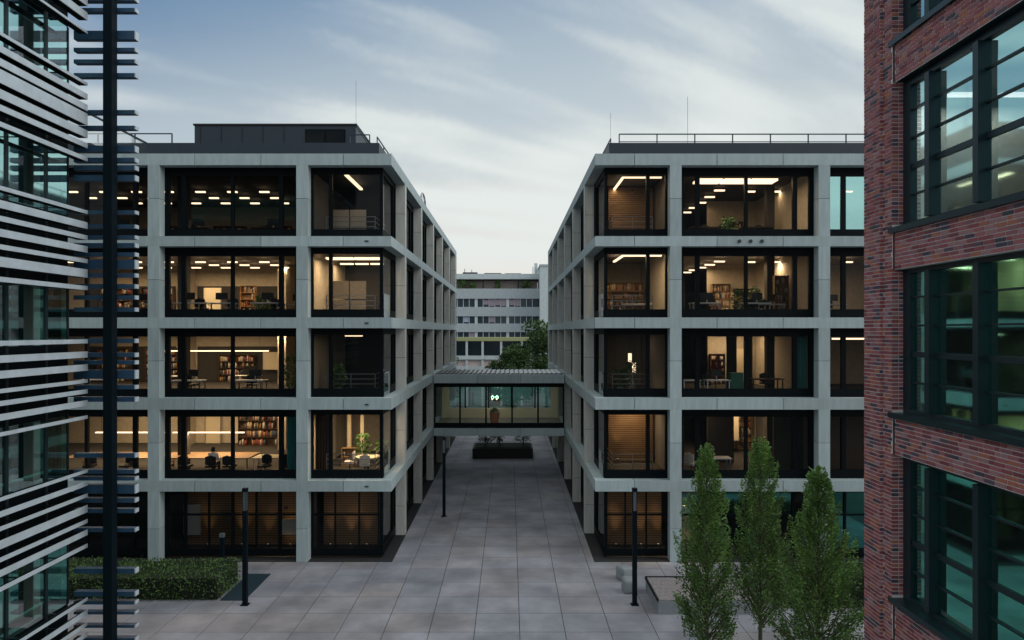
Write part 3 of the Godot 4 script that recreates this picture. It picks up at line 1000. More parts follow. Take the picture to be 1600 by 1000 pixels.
func louvred_building() -> void:
	var o := thing("louvred_building", "glass office building wrapped in pale horizontal louvres", "office building", Vector3(-12.9, 0, -20))
	var xg := -12.9
	var near := 9.0
	var k := 20.0 / 1067.0
	# facade louvres, listed by their edges at the far corner in sight (offset above eye level, metres)
	var rows := [[-6, 10], [20, 32], [49.5, 53], [129.5, 134], [147, 156], [164, 174], [178, 196], [204, 216], [224, 232], [246, 252.5], [329, 334.6], [347.6, 358], [368, 375], [385, 395], [405, 411.5], [421, 434], [447, 453.6], [530, 536.5], [549, 558.6], [569, 579], [592.4, 598], [608, 614.6], [625, 633.6], [648.7, 654], [733, 738], [751, 758.7], [770.7, 776.5], [788.7, 800], [810.8, 816.8], [827, 835.8], [849, 855], [933, 938], [952, 960], [971, 977], [987, 994], [1008, 1020], [1030, 1036]]
	for r in rows:
		var yt: float = 10.8 - (r[0] - 518) * k
		var yb: float = 10.8 - (r[1] - 518) * k
		put("louvre_slat", blade(yt - yb, 20.0 - near), Vector3(-12.352, yb, -near) - o.position, M.louvre, o)
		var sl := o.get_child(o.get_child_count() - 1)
		solid("dark_underside", Vector3(0.225, 0.022, 20.0 - near - 0.004), Vector3(-0.143, 0.013, -(20.0 - near) / 2), M.frame, sl)  # dark strip added behind each slat, painting its underside as shaded
	for d in [19.0, 17.5, 16.0]:
		for r in rows:
			var yb: float = 10.8 - (r[1] - 518) * k
			wbox("bracket", -12.86, -12.615, yb + 0.002, yb + 0.02, d - 0.03, d + 0.03, M.louvre_frame, o)
		wbox("mullion", xg - 0.06, xg + 0.03, 0, 24, d - 0.05, d + 0.05, M.louvre_frame, o)
	# side louvres beyond the corner and the post that carries them
	var side := [[-4, 2.6], [13.5, 19.5], [49, 62.5], [75.5, 81.5], [93.7, 99.7], [115, 121.6], [172.6, 178.6], [197, 203], [228, 238], [247, 254], [259, 266.4], [274, 283], [329, 335], [351, 357], [368, 374], [380, 387], [394.5, 401], [406, 420.5], [427, 433.5], [444, 451], [461.5, 468], [480.5, 487], [529, 536], [551, 558], [563, 569.5], [578, 592], [601.6, 608], [620, 627.6], [708, 715], [733.6, 739.6], [744.7, 750.4], [757, 770.7], [778, 784.8], [794.7, 801], [824.6, 830.6], [887.7, 895.5], [923.6, 931], [938.4, 943.6], [955, 959], [975.7, 980], [996, 1002], [1020, 1030]]
	for r in side:
		var yt: float = 10.8 - (r[0] - 518) * k * 1.01
		var yb: float = 10.8 - (r[1] - 518) * k * 1.01
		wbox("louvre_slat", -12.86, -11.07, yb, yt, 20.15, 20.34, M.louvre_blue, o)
		wbox("slat_end", -11.065, -11.035, yb + 0.004, yt - 0.004, 20.15, 20.34, M.louvre, o)
	wbox("post", -11.80, -11.545, 0, 25, 19.82, 20.1, M.lamp_pole, o)
	# glass skin
	var storeys := [1.85, 5.63, 9.41, 13.18, 16.96, 20.74]
	var ds := [19.9, 19.05, 18.95, 17.55, 17.45, 16.05, 15.95, 14.55, 14.45, 13.05, 12.95, 9.1]
	for s in 5:
		var y0: float = storeys[s] + 1.0
		var y1: float = storeys[s + 1] - 1.05
		for i in range(0, ds.size(), 2):
			var q := put("pane", quad(ds[i] - ds[i + 1], y1 - y0), Vector3(xg, (y0 + y1) / 2, -(ds[i] + ds[i + 1]) / 2) - o.position, (M.teal if s > 2 else M.green) if s != 4 else M.teal, o)
			q.rotation.y = PI / 2
		var q2 := put("pane", quad(2.6, y1 - y0), Vector3(xg - 1.32, (y0 + y1) / 2, -19.95) - o.position, M.green, o)
		q2.rotation.y = PI
		for x in [-15.6, -18.3]:
			put("pane", quad(2.5, y1 - y0), Vector3(x - 1.3, (y0 + y1) / 2, -19.95) - o.position, M.green, o)
		wbox("corner_mullion", xg - 0.03, xg + 0.015, y0, y1, 19.92, 19.98, M.louvre_frame, o)
		wbox("column", xg - 0.62, xg - 0.36, y0, y1, 19.0, 19.3, M.light_post, o)
	for s in storeys:
		wbox("floor_slab", -26, xg - 0.03, s - 1.04, s + 0.3, near, 19.93, M.wall_dark, o)
		wbox("spandrel_panel", xg - 0.025, xg + 0.012, s - 1.05, s + 1.0, near, 19.93, M.frame, o)
	wbox("inner_wall", -18.0, -17.8, 0, 22, near, 17.6, M.wall_dark, o)
	wbox("inner_wall", -17.7, -13.3, 0, 22, 14.0, 14.2, M.wall_dark, o)
	wbox("end_wall", -26.4, -26.1, 0, 24, near, 19.9, M.wall_dark, o)
	wbox("rear_wall", -26.0, -13.0, 0, 24, near - 0.4, near - 0.1, M.wall_dark, o)
	# glass screen with a slim rail on the terrace behind
	wbox("screen_rail", xg - 0.03, xg + 0.03, 17.47, 17.52, 20.36, 24.3, M.rail, o)
	var sc := put("glass_screen", quad(3.9, 0.85), Vector3(xg, 17.03, -22.35) - o.position, M.balustrade, o)
	sc.rotation.y = PI / 2
	room_light("ceiling_light", Vector3(-14.9, 16.45, -18.4), Vector3(1.2, 0.06, 0.25), 0.5, "bright strip light on the upper floor of the louvred building", "", M.white_glow, Color(0.95, 1, 0.95))
	room_light("ceiling_light", Vector3(-15.0, 12.7, -18.2), Vector3(0.7, 0.05, 0.2), 0.25, "dim warm strip light behind the louvres at mid height", "")

# ---------------------------------------------------------------- rooms of the pale blocks
func desk(at: Vector3, w: float, d: float, label: String, top: Material, leg: Material, h := 0.74, turn := 0.0) -> Node3D:
	var o := thing("desk", label, "desk", at, turn)
	solid("table_top", Vector3(w, 0.045, d), Vector3(0, h, 0), top, o)
	for q in [[-1, -1], [1, -1], [-1, 1], [1, 1]]:
		solid("leg", Vector3(0.05, h - 0.025, 0.05), Vector3(q[0] * (w / 2 - 0.07), (h - 0.025) / 2, q[1] * (d / 2 - 0.07)), leg, o)
	return o

func chair(at: Vector3, turn: float, label: String, seat: Material) -> Node3D:
	var o := thing("office_chair", label, "office chair", at, turn)
	solid("seat", Vector3(0.50, 0.09, 0.48), Vector3(0, 0.47, 0), seat, o)
	var st := begin()
	for i in 5:
		var x := (i - 2) * 0.1
		sbox(st, Vector3(x - 0.05, 0.52 + 0.02 * absf(i - 2.0), 0.21 - 0.02 * absf(i - 2.0)), Vector3(x + 0.0499, 1.02 - 0.035 * absf(i - 2.0), 0.27 - 0.02 * absf(i - 2.0)))
	put("backrest", st.commit(), Vector3.ZERO, seat, o)
	var b := begin()
	scyl(b, Vector3(0, 0.07, 0), 0.03, 0.03, 0.36, 8)
	for i in 5:
		var a := i * TAU / 5
		sbar(b, Vector3(0, 0.08, 0), Vector3(cos(a) * 0.3, 0.045, sin(a) * 0.3), 0.04)
	put("base", b.commit(), Vector3.ZERO, M.black, o)
	for q in [-1, 1]:
		solid("armrest", Vector3(0.05, 0.03, 0.26), Vector3(q * 0.29, 0.68, 0.02), M.black, o)
	return o

func bookcase(at: Vector3, w: float, h: float, shelves: int, label: String, body: Material) -> void:
	var o := thing("bookcase", label, "bookcase", at)
	solid("back_board", Vector3(w, h, 0.02), Vector3(0, h / 2, -0.16), body, o)
	for q in [-1, 1]:
		solid("side_board", Vector3(0.03, h, 0.3), Vector3(q * (w / 2 - 0.015), h / 2, 0.0), body, o)
	var st := begin()
	for i in shelves + 1:
		var y := 0.02 + (h - 0.04) * i / shelves
		solid("shelf", Vector3(w - 0.064, 0.025, 0.29), Vector3(0, y, 0), body, o)
		if i == shelves: break
		var x := -w / 2 + 0.05
		while x < w / 2 - 0.1:
			if rng.randf() < 0.14:
				x += rng.randf_range(0.08, 0.3)
				continue
			var t := rng.randf_range(0.03, 0.09)
			var bh := (h / shelves) * rng.randf_range(0.5, 0.82)
			var tone := rng.randf()
			st.set_color([Color(0.5, 0.46, 0.4), Color(0.25, 0.06, 0.04), Color(0.06, 0.09, 0.14), Color(0.45, 0.28, 0.1), Color(0.07, 0.07, 0.07), Color(0.6, 0.58, 0.52)][int(tone * 5.99)])
			var lo := Vector3(x, y + 0.013, -0.13)
			var hi := Vector3(minf(x + t, w / 2 - 0.04), y + 0.013 + bh, 0.07)
			for face in [[0, 1, 3, 2], [4, 6, 7, 5], [0, 4, 5, 1], [2, 3, 7, 6], [0, 2, 6, 4], [1, 5, 7, 3]]:
				var c := []
				for v in face:
					c.append(Vector3(hi.x if v & 1 else lo.x, hi.y if v & 2 else lo.y, hi.z if v & 4 else lo.z))
				for v in [0, 1, 2, 0, 2, 3]:
					st.add_vertex(c[v])
			x += t + 0.006
	st.generate_normals()
	if not M.has("books"):
		M.books = flat(1, 1, 1, 0.8)
		M.books.vertex_color_use_as_albedo = true
	var b := put("books", st.commit(), Vector3.ZERO, M.books, o)
	b.set_meta("kind", "stuff")

func monitor(at: Vector3, turn: float, label: String) -> void:
	var o := thing("computer_monitor", label, "monitor", at, turn)
	solid("screen", Vector3(0.56, 0.34, 0.03), Vector3(0, 0.33, 0), M.black, o)
	solid("neck", Vector3(0.05, 0.18, 0.03), Vector3(0, 0.095, -0.03), M.steel, o)
	solid("foot", Vector3(0.22, 0.012, 0.17), Vector3(0, 0.006, -0.03), M.steel, o)

func room_plant(at: Vector3, h: float, label: String) -> void:
	var o := thing("pot_plant", label, "plant", at)
	var st := begin()
	scyl(st, Vector3.ZERO, 0.14, 0.18, 0.34, 12)
	put("pot", st.commit(), Vector3.ZERO, M.white, o)
	var spots := []
	var tints := []
	for i in 240:
		var y := 0.3 + (h - 0.3) * rng.randf()
		var r := 0.32 * sin(clampf((y - 0.2) / h, 0, 1) * PI) + 0.05
		var a := rng.randf() * TAU
		spots.append(Transform3D(spin(Vector3(cos(a), 0.4, sin(a)), 0.3, 1.7), Vector3(cos(a) * r * rng.randf(), y, sin(a) * r * rng.randf())))
		tints.append(green(rng.randf_range(0.6, 1.3)))
	leaves("foliage", o, leaf_mesh(0.11, 0.055), spots, tints)

func board(called: String, at: Vector3, w: float, h: float, face: Material, label: String, category: String) -> void:
	var o := thing(called, label, category, at)
	solid("face", Vector3(w, h, 0.03), Vector3(0, h / 2, 0), face, o)
	for q in [-1, 1]:
		solid("frame", Vector3(0.035, h, 0.05), Vector3(q * (w / 2 + 0.018), h / 2, 0), M.steel, o)

func curtain(at: Vector3, w: float, h: float, m: Material, label: String) -> void:
	var st := begin()
	var n := 28
	for i in n:
		for t in [[0, 0], [1, 1], [1, 0], [0, 0], [0, 1], [1, 1]]:
			var u: float = (i + t[0]) / float(n)
			st.set_smooth_group(0)
			st.add_vertex(Vector3((u - 0.5) * w, t[1] * h, 0.045 * sin(u * TAU * 5.0) + 0.015 * sin(u * TAU * 2.3)))
	st.index()
	st.generate_normals()
	var o := put("curtain", st.commit(), at, m)
	tag(o, label, "curtain")

# a wall of dark wooden slats, washed by small lamps
func slat_wall(parent: Node3D, x0: float, x1: float, y0: float, y1: float, d: float) -> void:
	wbox("slat_wall", x0, x1, y0, y1, d, d + 0.06, M.wood_dark, parent)
	var st := begin()
	var y := y0 + 0.03
	while y < y1 - 0.08:
		sbox(st, Vector3(x0, y, -d - 0.001), Vector3(x1, y + 0.075, -d + 0.03))
		y += 0.115
	var o := put("slats", st.commit(), -origin_of(parent), M.slat, parent)
	o.set_meta("kind", "stuff")

func washer(at: Vector3, up: bool, energy: float, label: String) -> void:
	var o := thing("wall_washer", label, "spotlight", at, 0, "small lamps washing the slatted walls")
	solid("housing", Vector3(0.12, 0.10, 0.12), Vector3(0, 0.05 if up else -0.05, 0), M.black, o)
	solid("lamp_glass", Vector3(0.05, 0.012, 0.05), Vector3(0, 0.107 if up else -0.107, 0), M.ember, o)
	var l := SpotLight3D.new()
	l.name = "lamp"
	l.light_energy = energy * 9.0
	l.light_color = Color(1.0, 0.70, 0.38).linear_to_srgb()
	l.spot_angle = 33.0
	l.spot_angle_attenuation = 0.9
	l.spot_range = 6.0
	l.spot_attenuation = 2.0
	l.light_size = 0.05
	l.shadow_enabled = true
	o.add_child(l)
	l.position = Vector3(0, 0.13 if up else -0.13, 0)
	l.rotation.x = (PI / 2 - 0.22) if up else (-PI / 2 + 0.22)
	if up: l.rotation.x = PI / 2 + 0.22
	else: l.rotation.x = -PI / 2 - 0.22

func pendant_line(at: Vector3, l: float, energy: float, label: String) -> void:
	var o := room_light("pendant_lamp", at, Vector3(l, 0.06, 0.10), energy, label, "long pendant lamps")
	for q in [-0.42, 0.42]:
		solid("cable", Vector3(0.012, 1.1, 0.012), Vector3(l * q, 0.58, 0), M.black, o)

func light_grid(xs: Array, dd: Array, y: float, energy: float, where: String, s: float) -> void:
	for j in dd.size():
		for i in xs.size():
			room_light("ceiling_light", Vector3(xs[i], y, -dd[j]), Vector3(0.52, 0.07, 0.14), energy, "%s lamp from the corner room, %s row, %s" % [NTH[i], NTH[j], where], "small ceiling lamps, " + where)

func left_rooms(o: Node3D) -> void:
	var pc := -9.72
	# walls: corner room, open office, side rooms
	for lv in range(1, 5):
		var y0: float = BEAM[lv - 1][1] - 0.015
		var y1: float = BEAM[lv][0] + 0.015
		var wm: Material = [null, M.wall_warm, M.wall_warm, M.wall_warm, M.wall_grey][lv]
		wbox("inner_wall", -33.0, -10.2, y0, y1, 43.0, 43.2, wm, o)
		wbox("inner_wall", pc - 0.10, pc + 0.10, y0, y1, 33.3, 43.0, wm, o)
		wbox("inner_wall", pc + 0.11, -6.3, y0, y1, 40.0, 40.2, [null, M.wall_warm, M.wall_dark, M.wall_dark, M.wall_dark][lv], o)
		wbox("inner_wall", -10.5, -10.3, y0, y1, 43.3, 70.0, M.wall_dark, o)
		for x in [-16.45, -23.4]:
			wbox("column", x - 0.22, x + 0.22, y0, y1, 34.3, 34.74, M.wall_dark if lv != 3 else M.wall_grey, o)
		# flat dark panels on the rear wall for shelving and doorways
		if lv in [2, 3]:
			wbox("dark_wall_panel", -19.6, -13.9, y0 + 0.02, y0 + 2.2, 42.9, 42.99, M.wall_dark, o)
			wbox("dark_wall_panel", -26.5, -21.0, y0 + 0.02, y0 + 2.2, 42.9, 42.99, M.wall_dark, o)
		if lv in [1, 2, 3]:
			wbox("wall_pier", -20.2, -19.75, y0, y1, 42.2, 42.89, M.wall_warm, o)
			wbox("wall_pier", -13.75, -13.25, y0, y1, 40.5, 42.89, M.wall_warm, o)
	wbox("slat_backing", -33.0, pc, 0.1, 3.32, 34.6, 34.7, M.wall_dark, o)
	slat_wall(o, -16.2, -9.9, 0.12, 3.30, 34.2)
	slat_wall(o, -9.3, -6.6, 0.12, 3.30, 34.2)
	wbox("inner_wall", pc - 0.1, pc + 0.1, 0.1, 3.3, 33.2, 34.1, M.wall_dark, o)
	wbox("inner_wall", -6.55, -6.35, 0.1, 3.3, 34.2, 70.0, M.wall_dark, o)
	board("white_panel", Vector3(-10.95, 0.72, -33.9), 0.85, 0.75, M.white, "small white panel behind the lowest glass, close to the pillar", "panel")
	washer(Vector3(-10.95, 2.2, -33.5), false, 0.25, "added downlight brightening the small white panel by the pillar")  # lamp added so the plain board looks like a lit screen
	board("white_panel", Vector3(-15.75, 0.7, -33.9), 0.8, 1.5, M.white, "pale panel behind the lowest glass beside the hedge", "panel")
	var i := 0
	for x in [-15.0, -13.3, -12.0, -10.9, -8.9, -7.9, -7.1]:
		washer(Vector3(x, 0.14, -33.95), true, 0.45 if i % 2 else 0.25, "%s uplight from the hedge along the foot of the left slatted wall" % NTH[i])
		i += 1
	i = 0
	for x in [-15.2, -12.8, -11.7, -8.7, -7.6]:
		washer(Vector3(x, 3.2, -33.9), false, 0.12, "%s downlight from the hedge along the top of the left slatted wall" % NTH[i])
		i += 1
	# lamps
	var gx := []
	for k in 7: gx.append(-13.35 - 1.74 * k)
	light_grid(gx, [37.2, 38.9, 40.5], 18.40, 0.035, "top floor of the left block", -1)
	light_grid(gx, [37.2, 38.9, 40.5], 14.58, 0.42, "third floor of the left block", -1)
	light_grid([-13.6, -16.6, -19.6, -22.6], [36.4, 40.2], 10.80, 0.75, "second floor of the left block", -1)
	light_grid([-13.6, -16.6, -19.6, -22.6], [36.2, 40.2], 6.98, 1.0, "first floor of the left block", -1)
	pendant_line(Vector3(-15.2, 5.70, -34.5), 3.6, 1.1, "long glowing pendant lamp over the wooden table, the piece nearer the corner room")
	pendant_line(Vector3(-19.1, 5.70, -34.5), 3.6, 1.1, "long glowing pendant lamp over the wooden table, the piece nearer the louvred building")
	pendant_line(Vector3(-16.4, 9.72, -38.0), 6.0, 0.5, "long thin pendant lamp across the second floor office")
	room_light("ceiling_light", Vector3(-7.92, 18.4, -34.8), Vector3(0.16, 0.09, 3.4), 0.10, "long tube lamp in the dark top corner room of the left block", "")
	for k in 2:
		room_light("ceiling_light", Vector3(-8.50 + k * 1.42, 14.46, -34.3), Vector3(1.32, 0.09, 0.5), 0.7, "broad bright ceiling lamp in the left corner room, %s" % ["on the partition side", "on the alley side"][k], "broad lamps in the left corner room")
	for k in 3:
		room_light("ceiling_light", Vector3(-8.95 + k * 0.83, 14.52, -37.6), Vector3(0.7, 0.07, 0.24), 0.3, "%s smaller lamp from the partition, back row of left corner room" % NTH[k], "small lamps in the left corner room")
	room_light("ceiling_light", Vector3(-7.75, 10.58, -34.0), Vector3(0.85, 0.05, 0.16), 0.08, "single lit lamp in the dim second floor corner room", "")
	for k in 2:
		room_light("ceiling_light", Vector3(-8.0 + k * 0.9, 6.72, -34.6), Vector3(0.6, 0.06, 0.16), 0.9, "lamp at the ceiling of the planted corner room, %s" % ["on the partition side", "on the alley side"][k], "lamps in the planted corner room")
	# first floor: long wooden table, chairs, person
	var fy := 3.80
	desk(Vector3(-15.1, fy, -34.4), 4.5, 1.7, "long wooden conference table behind the first floor glass, beside the seated person", M.wood, M.wood, 0.76)
	desk(Vector3(-19.75, fy, -34.4), 4.5, 1.7, "long wooden conference table behind the first floor glass, partly behind the louvres", M.wood, M.wood, 0.76)
	desk(Vector3(-11.9, fy, -34.3), 1.7, 1.0, "short pale table at the end of the conference table", M.cream, M.white, 0.72)
	i = 0
	for x in [-16.7, -15.75, -14.45, -13.6, -11.9, -10.9, -18.6, -20.4]:
		chair(Vector3(x, fy, -33.2), PI + f(0.3) if i > 3 else f(0.2), ["black chair at the conference table, the one beside the window column", "black chair at the conference table next along from the window column", "black office chair with the person in the white shirt in it", "low black chair at the end of the wooden table", "black chair at the short pale table", "black chair by the teal curtain", "black chair at the far conference table behind the louvres", "black chair at the far end of the conference table behind the louvres"][i], M.black)
		i += 1
	bookcase(Vector3(-15.4, fy, -41.9), 2.4, 2.6, 5, "tall dark bookcase on the first floor behind the conference table", M.wood_dark)
	bookcase(Vector3(-12.0, fy, -41.0), 2.2, 2.7, 6, "tall dark bookcase on the first floor near the teal curtain", M.wood_dark)
	board("door", Vector3(-18.6, fy, -42.85), 0.9, 2.2, M.cream, "pale door at the back of the first floor office, near the window column", "door")
	board("door", Vector3(-16.9, fy, -42.85), 0.9, 2.2, M.cream, "pale door at the back of the first floor office, beside the dark bookcase", "door")
	curtain(Vector3(-10.35, fy, -32.95), 0.75, 3.3, M.teal_cloth, "teal curtain at the edge of the first floor window")
	curtain(Vector3(-22.3, fy, -33.3), 0.9, 3.3, M.cream, "pale lit curtain on the first floor close to the louvres")
	# second floor
	fy = 7.67
	i = 0
	for q in [[-15.7, -33.4], [-12.7, -33.5], [-17.6, -36.4], [-14.2, -36.8], [-20.4, -34.0]]:
		desk(Vector3(q[0], fy, q[1]), 1.5, 0.75, ["white desk right behind the second floor glass", "white desk by the pillar on the second floor", "white desk standing back on the second floor near the column", "white desk standing back in the middle of the second floor", "white desk on the second floor behind the louvres"][i], M.white, M.steel)
		monitor(Vector3(q[0] + 0.2, fy + 0.765, q[1] - 0.1), PI + f(0.4), "dark monitor on the %s second floor desk" % ["front middle", "pillar side", "column side", "set back middle", "louvre side"][i])
		chair(Vector3(q[0] - 0.2, fy, q[1] - 0.75), f(0.5), "black chair at the %s second floor desk" % ["front middle", "pillar side", "column side", "set back middle", "louvre side"][i], M.black)
		i += 1
	bookcase(Vector3(-17.0, fy, -42.6), 2.2, 1.7, 4, "low dark bookcase on the second floor rear wall", M.wood_dark)
	board("whiteboard", Vector3(-14.6, fy + 0.75, -42.6), 1.5, 1.1, M.cream, "cream board on the second floor rear wall", "board")
	room_plant(Vector3(-10.75, fy, -33.6), 1.9, "tall dark pot plant by the pillar on the second floor")
	room_plant(Vector3(-8.6, fy, -34.4), 1.4, "pot plant in the dim second floor corner room")
	# third floor
	fy = 11.45
	i = 0
	for q in [[-15.7, -33.5], [-14.2, -33.6], [-11.9, -33.5], [-10.9, -35.2], [-18.6, -34.6]]:
		desk(Vector3(q[0], fy, q[1]), 1.35, 0.75, ["white desk on the third floor beside the window column", "white desk in the middle of the third floor", "white desk on the third floor toward the pillar", "white desk on the third floor set back by the pillar", "white desk on the third floor behind the narrow pane"][i], M.white, M.steel)
		monitor(Vector3(q[0], fy + 0.765, q[1] - 0.1), f(0.5), "dark monitor on the %s third floor desk" % ["column side", "middle", "pillar side", "set back", "narrow pane"][i])
		chair(Vector3(q[0] + 0.3, fy, q[1] - 0.7), f(0.6), "dark chair at the %s third floor desk" % ["column side", "middle", "pillar side", "set back", "narrow pane"][i], M.black)
		i += 1
	board("whiteboard", Vector3(-18.0, fy + 0.5, -41.4), 1.0, 1.5, M.cream, "cream board standing on the third floor behind the desks", "board")
	bookcase(Vector3(-15.6, fy, -40.8), 0.9, 2.1, 5, "wooden shelf unit full of boxes in the middle of the third floor", M.wood)
	bookcase(Vector3(-11.2, fy, -41.8), 2.0, 2.2, 5, "wooden shelf unit beside the pillar on the third floor", M.wood)
	room_plant(Vector3(-13.0, fy, -36.0), 1.2, "pot plant among the third floor desks")
	# things standing along the rear walls
	i = 0
	for q in [[7.67, -21.6], [7.67, -24.6], [11.45, -21.9], [11.45, -24.4], [15.26, -17.4], [15.26, -14.6], [15.26, -21.2]]:
		bookcase(Vector3(q[1], q[0], -42.5), 2.0, 2.1, 5, "full bookcase on the rear wall of the left block, %s" % ["second floor beside the louvres", "second floor behind the mast", "third floor beside the louvres", "third floor behind the mast", "top floor by the window column", "top floor in the middle", "top floor beside the louvres"][i], M.wood_dark)
		i += 1
	i = 0
	for q in [[15.26, -16.0], [15.26, -12.2], [15.26, -19.8]]:
		desk(Vector3(q[1], q[0], -34.6), 1.6, 0.8, "dark desk on the dim top floor of the left block, %s" % ["in the middle", "by the pillar", "beside the louvres"][i], M.wood_dark, M.black)
		monitor(Vector3(q[1] + 0.2, q[0] + 0.765, -34.7), 0.3, "dark monitor on the dim top floor desk %s" % ["in the middle", "by the pillar", "beside the louvres"][i])
		chair(Vector3(q[1] - 0.4, q[0], -35.4), f(0.6), "dark chair behind the dim top floor desk %s" % ["in the middle", "by the pillar", "beside the louvres"][i], M.black)
		i += 1
	# corner rooms
	fy = 3.80
	bookcase(Vector3(-8.25, fy, -35.6), 0.95, 0.95, 2, "low wooden shelf in the planted corner room", M.wood)
	var rt := thing("round_table", "round pale table in the planted corner room", "table", Vector3(-7.1, fy, -34.3))
	var st := begin()
	scyl(st, Vector3(0, 0.70, 0), 0.62, 0.62, 0.04, 24)
	put("table_top", st.commit(), Vector3.ZERO, M.cream, rt)
	st = begin()
	scyl(st, Vector3.ZERO, 0.3, 0.26, 0.03, 16)
	scyl(st, Vector3(0, 0.03, 0), 0.05, 0.05, 0.66, 10)
	put("leg", st.commit(), Vector3.ZERO, M.black, rt)
	room_plant(Vector3(-7.6, fy, -35.4), 1.7, "leafy pot plant behind the round table in the corner room")
	room_plant(Vector3(-6.6, fy, -35.6), 1.3, "shorter pot plant by the alley glass in the corner room")
	chair(Vector3(-8.0, fy, -34.2), PI / 2, "white chair at the round table, on the shelf side", M.white)
	chair(Vector3(-7.1, fy, -33.5), 0.2, "white chair at the round table, with its back to the glass", M.white)
	for q in [[-8.6, "pale post by the shelf in the corner room"], [-7.9, "pale post behind the plants in the corner room"]]:
		var o2 := wbox("room_post", q[0] - 0.09, q[0] + 0.09, fy, 7.14, 36.6, 36.8, M.cream)
		tag(o2, q[1], "post")
	curtain(Vector3(-9.2, fy, -33.6), 0.7, 3.3, M.wood_dark, "brown curtain beside the partition in the corner room")
	for q in [[3, 11.45], [4, 15.26]]:  # panel grids added in place of reflections in the corner glass
		var wnd := thing("room_divider", "white panel grid painting a window reflection, %s corner room, left block" % ["third floor", "top"][q[0] - 3], "room divider", Vector3(-8.55, q[1], -36.5))
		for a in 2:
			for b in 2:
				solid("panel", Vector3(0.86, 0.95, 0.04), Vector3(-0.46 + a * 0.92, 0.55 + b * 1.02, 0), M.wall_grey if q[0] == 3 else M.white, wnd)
		solid("frame", Vector3(1.95, 0.06, 0.08), Vector3(0, 0.02, 0), M.black, wnd)

